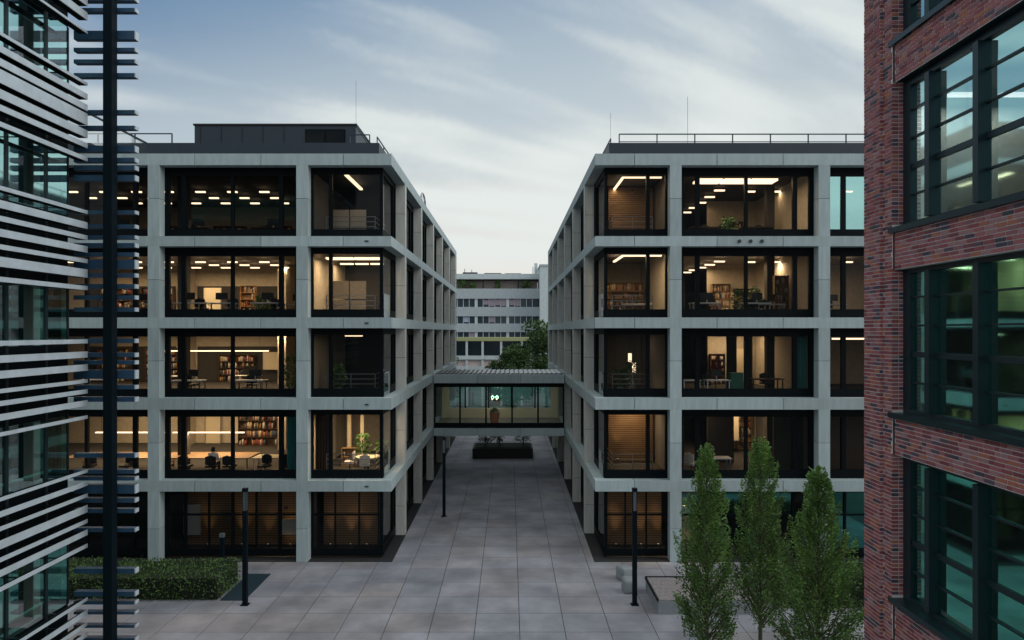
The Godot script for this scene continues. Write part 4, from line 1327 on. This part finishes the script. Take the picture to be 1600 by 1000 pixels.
func right_rooms(o: Node3D) -> void:
	var p1 := 7.80
	for lv in range(1, 5):
		var y0: float = BEAM[lv - 1][1] - 0.015
		var y1: float = BEAM[lv][0] + 0.015
		var wm: Material = [null, M.wall_grey, M.wall_grey, M.wall_warm, M.wall_grey][lv]
		wbox("inner_wall", 11.9, 28.0, y0, y1, 41.0, 41.2, M.wall_warm, o)
		wbox("inner_wall", 5.2, 11.8, y0, y1, 46.0, 46.2, M.wall_dark, o)
		wbox("inner_wall", p1 + 0.0, p1 + 0.2, y0, y1, 33.3, 40.4, wm, o)
		wbox("inner_wall", 5.2, p1 - 0.01, y0, y1, 40.5, 40.7, wm, o)
		wbox("inner_wall", 14.75, 14.95, y0, y1, 33.3, 40.9, M.wall_warm if lv > 1 else M.wall_grey, o)
		wbox("inner_wall", 5.0, 5.2, y0, y1, 46.3, 70.0, M.wall_dark, o)
		wbox("column", 13.7, 14.1, y0, y1, 36.3, 36.7, M.wall_dark, o)
		if lv in [1, 4]:
			slat_wall(o, 5.3, 7.7, y0 + 0.02, y1 - 0.02, 36.6)
	slat_wall(o, 4.9, 7.6, 0.12, 3.30, 34.2)
	slat_wall(o, 8.0, 10.2, 0.12, 3.30, 34.2)
	wbox("inner_wall", 5.2, 28.0, 0.1, 3.32, 36.0, 36.2, M.wall_dark, o)
	wbox("inner_wall", 4.75, 4.88, 0.1, 3.32, 34.2, 70.0, M.wall_dark, o)
	board("door", Vector3(8.75, 0.5, -33.9), 0.75, 1.65, M.cream, "pale lit door behind the ground floor glass by the tallest tree", "door")
	washer(Vector3(8.75, 2.6, -33.4), false, 0.6, "downlight over the pale ground floor door")
	var i := 0
	for x in [5.3, 6.55, 7.4]:
		washer(Vector3(x, 0.14, -33.95), true, 0.42, "%s uplight from the alley along the foot of the right slatted wall" % NTH[i])
		washer(Vector3(x - 0.1, 3.2, -33.9), false, 0.28, "%s downlight from the alley along the top of the right slatted wall" % NTH[i])
		i += 1
	washer(Vector3(8.6, 3.2, -33.9), false, 0.28, "downlight beside the ground floor door")
	# lamps
	for q in [[18.42, 0.35, "top"], [14.55, 0.6, "third floor"]]:
		room_light("ceiling_light", Vector3(6.55, q[0], -33.8), Vector3(1.95, 0.07, 0.12), q[1], "straight strip lamp across the %s corner room of the right block" % q[2], "strip lamps in the right corner rooms")
		room_light("ceiling_light", Vector3(5.62, q[0], -35.3), Vector3(0.12, 0.07, 2.8), q[1] * 0.8, "strip lamp running back along the alley glass, %s corner room, right block" % q[2], "strip lamps in the right corner rooms")
	for k in 3:
		room_light("ceiling_light", Vector3(9.9 + k * 1.36, 18.30, -34.1), Vector3(1.26, 0.10, 0.85), 0.42, "%s broad glowing ceiling panel from the pillar on the top floor of the right block" % NTH[k], "broad panels on the right top floor")
	for k in 2:
		var y: float = [18.42, 14.58][k]
		var e: float = [0.07, 0.40][k]
		var nm: String = ["top floor", "third floor"][k]
		var r := 0
		for d in [36.9, 38.7, 40.4, 42.1, 43.7]:
			room_light("ceiling_light", Vector3(11.35, y, -d), Vector3(0.55, 0.07, 0.15), e, "%s lamp from the glass, row running back, %s right" % [NTH[r], nm], "small ceiling lamps, right %s" % nm)
			r += 1
		r = 0
		for x in [13.1, 14.5, 16.2, 18.4]:
			room_light("ceiling_light", Vector3(x, y, -37.2), Vector3(0.55, 0.07, 0.15), e * 1.3, "%s lamp from the pillar along the glass, %s right block" % [NTH[r], nm], "small ceiling lamps, right %s" % nm)
			r += 1
	room_light("ceiling_light", Vector3(17.2, 10.44, -34.0), Vector3(2.2, 0.08, 0.22), 0.7, "pinkish strip lamp on the second floor right beside the brick building", "")
	for q in [[12.3, 10.85, -39.6, 0.55, "lamp hidden high over the second floor rear wall near the desks"], [13.6, 10.85, -39.6, 0.4, "lamp hidden high over the second floor rear wall near the teal curtain"], [12.6, 7.0, -37.8, 1.2, "lamp lighting the cream board on the first floor of the right block"], [9.5, 7.0, -36.0, 0.35, "lamp over the white desk on the first floor of the right block"], [6.5, 6.9, -35.7, 0.45, "lamp over the slatted wall in the first floor corner room"], [6.5, 10.7, -37.5, 0.12, "dim lamp in the second floor corner room of the right block"]]:
		room_light("ceiling_light", Vector3(q[0], q[1], q[2]), Vector3(0.7, 0.06, 0.2), q[3], q[4], "single lamps in the right block")
	washer(Vector3(6.7, 6.95, -36.2), false, 0.35, "downlight at the top of the first floor corner room slats")
	washer(Vector3(6.5, 18.3, -36.2), false, 0.2, "downlight at the top of the top corner room slats")
	washer(Vector3(5.75, 3.95, -36.3), true, 0.7, "uplight at the foot of the first floor corner room slats")
	washer(Vector3(5.75, 15.4, -36.3), true, 0.5, "uplight at the foot of the top corner room slats")
	for k in 2:
		var pl := room_light("pendant_lamp", Vector3(6.35 + k * 0.22, 9.4 - 0.5 * k, -36.0), Vector3(0.16, 0.5, 0.16), 0.1, "slender glowing pendant lamp in the second floor corner room, the %s one" % ["higher", "lower"][k], "slender pendants")
		solid("cable", Vector3(0.012, 1.0 + 0.5 * k, 0.012), Vector3(0, 0.75 + 0.25 * k, 0), M.black, pl)
	# furniture: third floor
	var fy := 11.45
	bookcase(Vector3(6.35, fy, -38.4), 2.3, 1.6, 4, "wide bookcase full of books in the third floor corner room", M.wood)
	bookcase(Vector3(6.35, fy + 1.62, -38.4), 2.3, 0.5, 1, "single row of books on top of the wide corner room bookcase", M.wood)
	desk(Vector3(6.5, fy, -34.8), 1.5, 0.7, "white desk before the bookcase in the third floor corner room", M.white, M.steel)
	i = 0
	for q in [[9.6, -33.6], [12.1, -33.7], [13.3, -35.0], [10.6, -36.6], [16.6, -35.2]]:
		var nm: String = ["pillar side", "middle", "set back", "rear", "brick side"][i]
		desk(Vector3(q[0], fy, q[1]), 1.4, 0.75, "white desk on the third floor of the right block, %s" % nm, M.white, M.steel)
		monitor(Vector3(q[0] + 0.15, fy + 0.765, q[1] - 0.1), f(0.5), "dark monitor on the %s desk on the third floor of the right block" % nm)
		chair(Vector3(q[0] + 0.1, fy, q[1] - 0.75), f(0.6), "black chair at the %s desk on the third floor of the right block" % nm, M.black)
		i += 1
	room_plant(Vector3(12.0, fy, -35.6), 1.5, "bushy pot plant among the third floor desks of the right block")
	room_plant(Vector3(13.0, fy, -36.2), 1.7, "tall pot plant by the column on the third floor of the right block")
	board("whiteboard", Vector3(12.9, fy + 0.7, -40.8), 1.0, 1.0, M.cream, "cream board on the third floor rear wall of the right block", "board")
	board("whiteboard", Vector3(17.9, fy + 0.4, -40.8), 1.2, 1.9, M.cream, "tall cream board on the third floor beside the brick building", "board")
	bookcase(Vector3(14.3, fy, -36.0), 0.75, 2.3, 5, "narrow shelf unit by the pillar on the third floor of the right block", M.wood)
	i = 0
	for q in [[11.45, 12.6, 1.1, 2.2], [11.45, 13.9, 1.0, 1.9], [11.45, 16.0, 1.1, 2.0], [7.67, 12.4, 0.9, 1.8], [3.80, 14.0, 0.9, 2.2], [15.26, 13.3, 1.2, 2.1], [15.26, 10.0, 1.6, 1.4], [11.45, 10.4, 1.9, 1.8]]:
		bookcase(Vector3(q[1], q[0], -40.75 if q[1] > 11.9 else -45.7), q[2], q[3], 5, "shelf unit against the rear wall of the right block, %s" % ["third floor beside the cream board", "third floor behind the column", "third floor beside the brick building", "second floor beside the cream panel", "first floor near the cream board", "top floor under the broad panels", "top floor in the dark recess", "third floor in the dark recess"][i], M.wood_dark if i % 2 else M.wood)
		i += 1
	i = 0
	for q in [[15.26, 9.8], [15.26, 12.4], [7.67, 12.9]]:
		desk(Vector3(q[1], q[0], -34.4), 1.6, 0.8, "dark table behind the glass of the right block, %s" % ["top floor by the pillar", "top floor in the middle", "second floor before the cream panel"][i], M.wood_dark, M.black)
		chair(Vector3(q[1] + 0.3, q[0], -35.2), f(0.7), "dark chair behind the dark table, %s" % ["top floor by the pillar", "top floor in the middle", "second floor before the cream panel"][i], M.black)
		i += 1
	room_plant(Vector3(10.9, 15.26, -34.0), 1.2, "pot plant behind the glass of the top floor right block")
	# second floor
	fy = 7.67
	desk(Vector3(8.9, fy, -33.6), 0.9, 0.7, "small white desk behind the pillar on the second floor of the right block", M.white, M.white)
	desk(Vector3(10.2, fy, -33.6), 1.2, 0.7, "white desk beside the green cabinet", M.white, M.white)
	monitor(Vector3(10.2, fy + 0.765, -33.7), PI + 0.3, "dark monitor on the white desk beside the green cabinet")
	chair(Vector3(9.8, fy, -34.4), 0.3, "black chair at the white desk beside the green cabinet", M.black)
	var cab := thing("cabinet", "green metal cabinet of drawers on the second floor of the right block", "cabinet", Vector3(11.15, fy, -33.7))
	solid("body", Vector3(0.62, 1.1, 0.5), Vector3(0, 0.55, 0), M.green_paint, cab)
	for k in 4:
		solid("drawer", Vector3(0.56, 0.235, 0.02), Vector3(0, 0.16 + k * 0.26, 0.262), M.green_paint, cab)
	var coats := thing("coat_rack", "coat rack with red coats on the second floor of the right block", "coat rack", Vector3(11.0, fy, -36.4))
	st_rack(coats)
	curtain(Vector3(14.05, fy, -33.0), 0.62, 3.2, M.teal_cloth, "teal curtain at the edge of the second floor window of the right block")
	board("whiteboard", Vector3(13.4, fy + 0.2, -40.6), 1.1, 1.9, M.cream, "cream panel beside the tall lamp on the second floor of the right block", "board")
	wbox("room_divider", 11.75, 12.25, fy, 10.9, 36.8, 37.0, M.wall_dark, o)
	wbox("room_divider", 12.7, 13.1, fy, 10.9, 36.8, 37.0, M.wall_dark, o)
	room_plant(Vector3(5.6, fy, -34.6), 1.2, "low pot plant in the second floor corner room of the right block")
	room_plant(Vector3(6.3, fy, -35.1), 1.6, "taller pot plant in the second floor corner room of the right block")
	# first floor
	fy = 3.80
	desk(Vector3(10.3, fy, -33.9), 1.3, 0.7, "white desk with papers on the first floor of the right block", M.white, M.steel)
	chair(Vector3(9.0, fy, -33.8), -0.8, "white office chair by the pillar on the first floor of the right block", M.white)
	board("whiteboard", Vector3(12.7, fy + 0.75, -39.2), 0.9, 1.6, M.cream, "cream board glowing on the first floor of the right block", "board")
	wbox("room_divider", 13.25, 14.7, fy, 7.12, 34.2, 34.4, M.wall_dark, o)
	wbox("room_divider", 10.6, 12.0, fy, 6.4, 36.5, 36.7, M.wall_dark, o)
	wbox("inner_wall", 8.01, 9.7, fy, 7.12, 38.0, 38.2, M.wall_dark, o)
	wbox("room_divider", 15.4, 20.0, fy, 7.12, 34.2, 34.4, M.wood_dark, o)

func st_rack(o: Node3D) -> void:
	var st := begin()
	scyl(st, Vector3.ZERO, 0.22, 0.20, 0.03, 12)
	scyl(st, Vector3(0, 0.03, 0), 0.025, 0.02, 1.75, 8)
	put("stand", st.commit(), Vector3.ZERO, M.black, o)
	for q in [-0.16, 0.16]:
		var c := begin()
		scyl(c, Vector3(q, 0.65, 0.05), 0.17, 0.07, 1.0, 10)
		put("coat", c.commit(), Vector3.ZERO, M.red_cloth, o)

# ---------------------------------------------------------------- the seated person, one smooth skin
func surface_nets(bones: Array, cell: float, blend: float) -> ArrayMesh:
	var lo := Vector3(9, 9, 9)
	var hi := -lo
	for b in bones:
		for e in [[b[0], b[2]], [b[1], b[3]]]:
			lo = lo.min(e[0] - Vector3.ONE * (e[1] + 0.06))
			hi = hi.max(e[0] + Vector3.ONE * (e[1] + 0.06))
	var n := Vector3i(((hi - lo) / cell).ceil()) + Vector3i.ONE
	var v := PackedFloat32Array()
	v.resize(n.x * n.y * n.z)
	for z in n.z:
		for y in n.y:
			for x in n.x:
				var p := lo + Vector3(x, y, z) * cell
				var s := 0.0
				for b in bones:
					var ab: Vector3 = b[1] - b[0]
					var t := clampf((p - b[0]).dot(ab) / maxf(ab.length_squared(), 1e-6), 0, 1)
					var d: float = p.distance_to(b[0] + ab * t) - lerpf(b[2], b[3], t)
					s += exp(-d / blend)
				v[(z * n.y + y) * n.x + x] = -blend * log(maxf(s, 1e-30))
	var ids := {}
	var verts := PackedVector3Array()
	var step := [1, n.x, n.x * n.y]
	var dirs := [Vector3i(1, 0, 0), Vector3i(0, 1, 0), Vector3i(0, 0, 1)]
	for z in n.z - 1:
		for y in n.y - 1:
			for x in n.x - 1:
				var at := (z * n.y + y) * n.x + x
				var sum := Vector3.ZERO
				var k := 0
				for c in 8:
					for a in 3:
						if c & (1 << a): continue
						var i0: int = at + (c & 1) * step[0] + ((c >> 1) & 1) * step[1] + ((c >> 2) & 1) * step[2]
						var i1: int = i0 + step[a]
						if (v[i0] < 0) != (v[i1] < 0):
							var t := v[i0] / (v[i0] - v[i1])
							sum += Vector3(c & 1, (c >> 1) & 1, (c >> 2) & 1) + Vector3(dirs[a]) * t
							k += 1
				if k:
					ids[at] = verts.size()
					verts.append(lo + (Vector3(x, y, z) + sum / k) * cell)
	var st := begin()
	for q in verts: st.add_vertex(q)
	for z in range(1, n.z - 1):
		for y in range(1, n.y - 1):
			for x in range(1, n.x - 1):
				var at := (z * n.y + y) * n.x + x
				for a in 3:
					var i1: int = at + step[a]
					if (v[at] < 0) == (v[i1] < 0): continue
					var u: int = step[(a + 1) % 3]
					var w: int = step[(a + 2) % 3]
					var q := [ids.get(at - u - w, -1), ids.get(at - w, -1), ids.get(at, -1), ids.get(at - u, -1)]
					if q.has(-1): continue
					var order := [0, 2, 1, 0, 3, 2] if v[at] < 0 else [0, 1, 2, 0, 2, 3]
					for i in order: st.add_index(q[i])
	st.generate_normals()
	return st.commit()

func seated_person(at: Vector3) -> void:
	# sits with the back to the glass, forearms on the table
	var o := thing("person", "person in a white shirt seated at the long wooden table, seen from behind", "person", at)
	var skin := flat(0.42, 0.26, 0.18, 0.6)
	var dark := flat(0.03, 0.03, 0.04, 0.9)
	var shirt := flat(0.78, 0.76, 0.72, 0.85)
	var body := [
		[Vector3(0, 0.53, 0.02), Vector3(0, 0.78, 0.0), 0.15, 0.14], [Vector3(-0.08, 0.90, 0.0), Vector3(0.08, 0.90, 0.0), 0.14, 0.14], [Vector3(-0.16, 1.02, 0), Vector3(0.16, 1.02, 0), 0.075, 0.075],
		[Vector3(0, 1.02, -0.01), Vector3(0, 1.12, -0.03), 0.06, 0.052],
	]
	for s in [-1.0, 1.0]:
		body += [[Vector3(s * 0.19, 1.01, 0), Vector3(s * 0.24, 0.76, -0.08), 0.055, 0.043], [Vector3(s * 0.24, 0.76, -0.08), Vector3(s * 0.16, 0.82, -0.33), 0.042, 0.030],
			[Vector3(s * 0.10, 0.55, 0.0), Vector3(s * 0.12, 0.55, -0.42), 0.085, 0.062], [Vector3(s * 0.12, 0.55, -0.42), Vector3(s * 0.12, 0.09, -0.40), 0.055, 0.038], [Vector3(s * 0.12, 0.06, -0.38), Vector3(s * 0.13, 0.035, -0.56), 0.04, 0.03]]
	put("body", surface_nets(body, 0.022, 0.02), Vector3.ZERO, shirt, o)
	var head := [[Vector3(0, 1.22, -0.05), Vector3(0, 1.27, -0.045), 0.085, 0.098], [Vector3(0, 1.165, -0.09), Vector3(0, 1.20, -0.10), 0.045, 0.05], [Vector3(0, 1.12, -0.03), Vector3(0, 1.18, -0.04), 0.05, 0.055],
		[Vector3(0, 1.215, -0.145), Vector3(0, 1.235, -0.14), 0.013, 0.010], [Vector3(-0.092, 1.215, -0.045), Vector3(-0.095, 1.24, -0.04), 0.012, 0.016], [Vector3(0.092, 1.215, -0.045), Vector3(0.095, 1.24, -0.04), 0.012, 0.016]]
	put("head", surface_nets(head, 0.010, 0.008), Vector3.ZERO, skin, o)
	put("hair", surface_nets([[Vector3(0, 1.25, -0.025), Vector3(0, 1.285, -0.035), 0.095, 0.098], [Vector3(-0.06, 1.2, 0.0), Vector3(0.06, 1.2, 0.0), 0.05, 0.05]], 0.012, 0.01), Vector3.ZERO, dark, o)
	var hands := []
	for s in [-1.0, 1.0]:
		var w := Vector3(s * 0.16, 0.815, -0.345)
		hands.append([w, w + Vector3(-s * 0.01, -0.005, -0.07), 0.026, 0.036])
		for k in 4:
			var b := w + Vector3(s * (-0.03 + k * 0.02), -0.005, -0.09)
			var m := b + Vector3(0, 0.002, -0.04 - 0.006 * (1.5 - absf(k - 1.5)))
			hands.append([b, m, 0.009, 0.008])
			hands.append([m, m + Vector3(0, -0.014, -0.03), 0.008, 0.007])
		hands.append([w + Vector3(-s * 0.025, 0, -0.03), w + Vector3(-s * 0.06, -0.006, -0.075), 0.011, 0.008])
	put("hands", surface_nets(hands, 0.007, 0.004), Vector3.ZERO, skin, o)
	var legs := []
	for s in [-1.0, 1.0]:
		legs += [[Vector3(s * 0.10, 0.55, 0.02), Vector3(s * 0.12, 0.55, -0.42), 0.093, 0.068], [Vector3(s * 0.12, 0.55, -0.42), Vector3(s * 0.12, 0.09, -0.40), 0.061, 0.046], [Vector3(s * 0.12, 0.06, -0.38), Vector3(s * 0.13, 0.04, -0.56), 0.046, 0.036]]
	put("trousers", surface_nets(legs, 0.02, 0.012), Vector3.ZERO, dark, o)

func _ready() -> void:
	rng.seed = 20
	camera_and_light()
	materials()
	plaza()
	var left := office("pale gridded office block with lit rooms and a dark roof cabin, behind the low hedge", -5.53, -1.0, 4.19, 3, 36.2)
	wbox("roof_cabin", -16.6, -8.1, 19.31, 21.66, 36.0, 44.0, M.roof_dark, left)
	wbox("cabin_cornice", -16.66, -8.04, 21.66, 21.75, 35.95, 44.05, M.black, left)
	var cw := wbox("cabin_window", -10.75, -8.65, 20.15, 21.45, 35.95, 35.99, M.frame, left)
	for k in 2:
		put("pane", quad(0.95, 1.15), Vector3(-0.52 + k * 1.04, 0, 0.03), M.smoky, cw)
	for k in 5:
		wbox("cabin_seam", -16.3 + k * 1.1, -16.28 + k * 1.1, 19.4, 21.6, 35.975, 35.998, M.black, left)
	railing(left, Vector3(-26.0, 20.03, -34.0), Vector3(-16.8, 20.03, -34.0), 0.62, 1.8)
	railing(left, Vector3(-8.0, 20.03, -34.2), Vector3(-7.0, 20.03, -34.2), 0.62, 0.9)
	railing(left, Vector3(-6.7, 20.03, -34.6), Vector3(-6.7, 20.03, -69.0), 0.62, 1.8)
	var st := begin()
	sbar(st, Vector3(-8.05, 21.6, -36.0), Vector3(-7.0, 20.1, -34.3), 0.05)
	put("stair_rail", st.commit(), -left.position, M.rail, left)
	wbox("lightning_rod", -8.319, -8.311, 21.6, 24.4, 37.0, 37.03, M.rail, left)
	var vent := begin()
	for k in 9:
		var a := PI * k / 8
		var b := PI * (k + 1) / 8
		if k < 8: sbar(vent, Vector3(-6.0, 19.14 + sin(a) * 1.25, -47.5 + cos(a) * 1.6), Vector3(-6.0, 19.14 + sin(b) * 1.25, -47.5 + cos(b) * 1.6), 0.09)
		if k > 0 and k < 8: sbar(vent, Vector3(-6.0, 19.14, -47.5 + cos(a) * 1.6), Vector3(-6.0, 19.14 + sin(a) * 1.2, -47.5 + cos(a) * 1.6), 0.03)
	put("roof_hoop", vent.commit(), -left.position, M.steel, left)
	var right := office("pale gridded office block with lit rooms, behind the three upright trees", 4.02, 1.0, 3.78, 3, 36.5)
	railing(right, Vector3(5.4, 20.03, -33.6), Vector3(24.0, 20.03, -33.6), 0.48, 1.77)
	railing(right, Vector3(5.1, 20.03, -34.4), Vector3(5.1, 20.03, -69.0), 0.48, 1.8)
	wbox("lightning_rod", 8.793, 8.802, 20.0, 22.4, 33.7, 33.73, M.rail, right)
	wbox("lightning_rod", 4.985, 4.995, 20.0, 21.6, 33.7, 33.72, M.rail, right)
	for k in 3:
		var st2 := begin()
		scyl(st2, Vector3.ZERO, 0.085, 0.085, 0.03, 16, Basis(Vector3.RIGHT, PI / 2))
		put("vent_cap", st2.commit(), Vector3(10.77 + k * 0.525, 15.03, -31.975) - right.position, M.core, right)
	for k in 4:
		wbox("drain_spout", -6.78, -6.60, BEAM[k][0] + 0.2, BEAM[k][0] + 0.27, 31.97, 31.999, M.core, left)
	bridge()
	brick_building()
	louvred_building()
	far_block()
	furniture_outside()
	left_rooms(left)
	right_rooms(right)
	seated_person(Vector3(-14.45, 3.80, -33.3))
	rng.seed = 77
	hedge(-25.0, -11.68, 27.4, 29.7, 0.95, 9000, "long low clipped hedge beside the blue floor plate")
	hedge(10.6, 17.0, 26.6, 28.6, 1.25, 7000, "dark clipped hedge behind the three upright trees", 0.7)
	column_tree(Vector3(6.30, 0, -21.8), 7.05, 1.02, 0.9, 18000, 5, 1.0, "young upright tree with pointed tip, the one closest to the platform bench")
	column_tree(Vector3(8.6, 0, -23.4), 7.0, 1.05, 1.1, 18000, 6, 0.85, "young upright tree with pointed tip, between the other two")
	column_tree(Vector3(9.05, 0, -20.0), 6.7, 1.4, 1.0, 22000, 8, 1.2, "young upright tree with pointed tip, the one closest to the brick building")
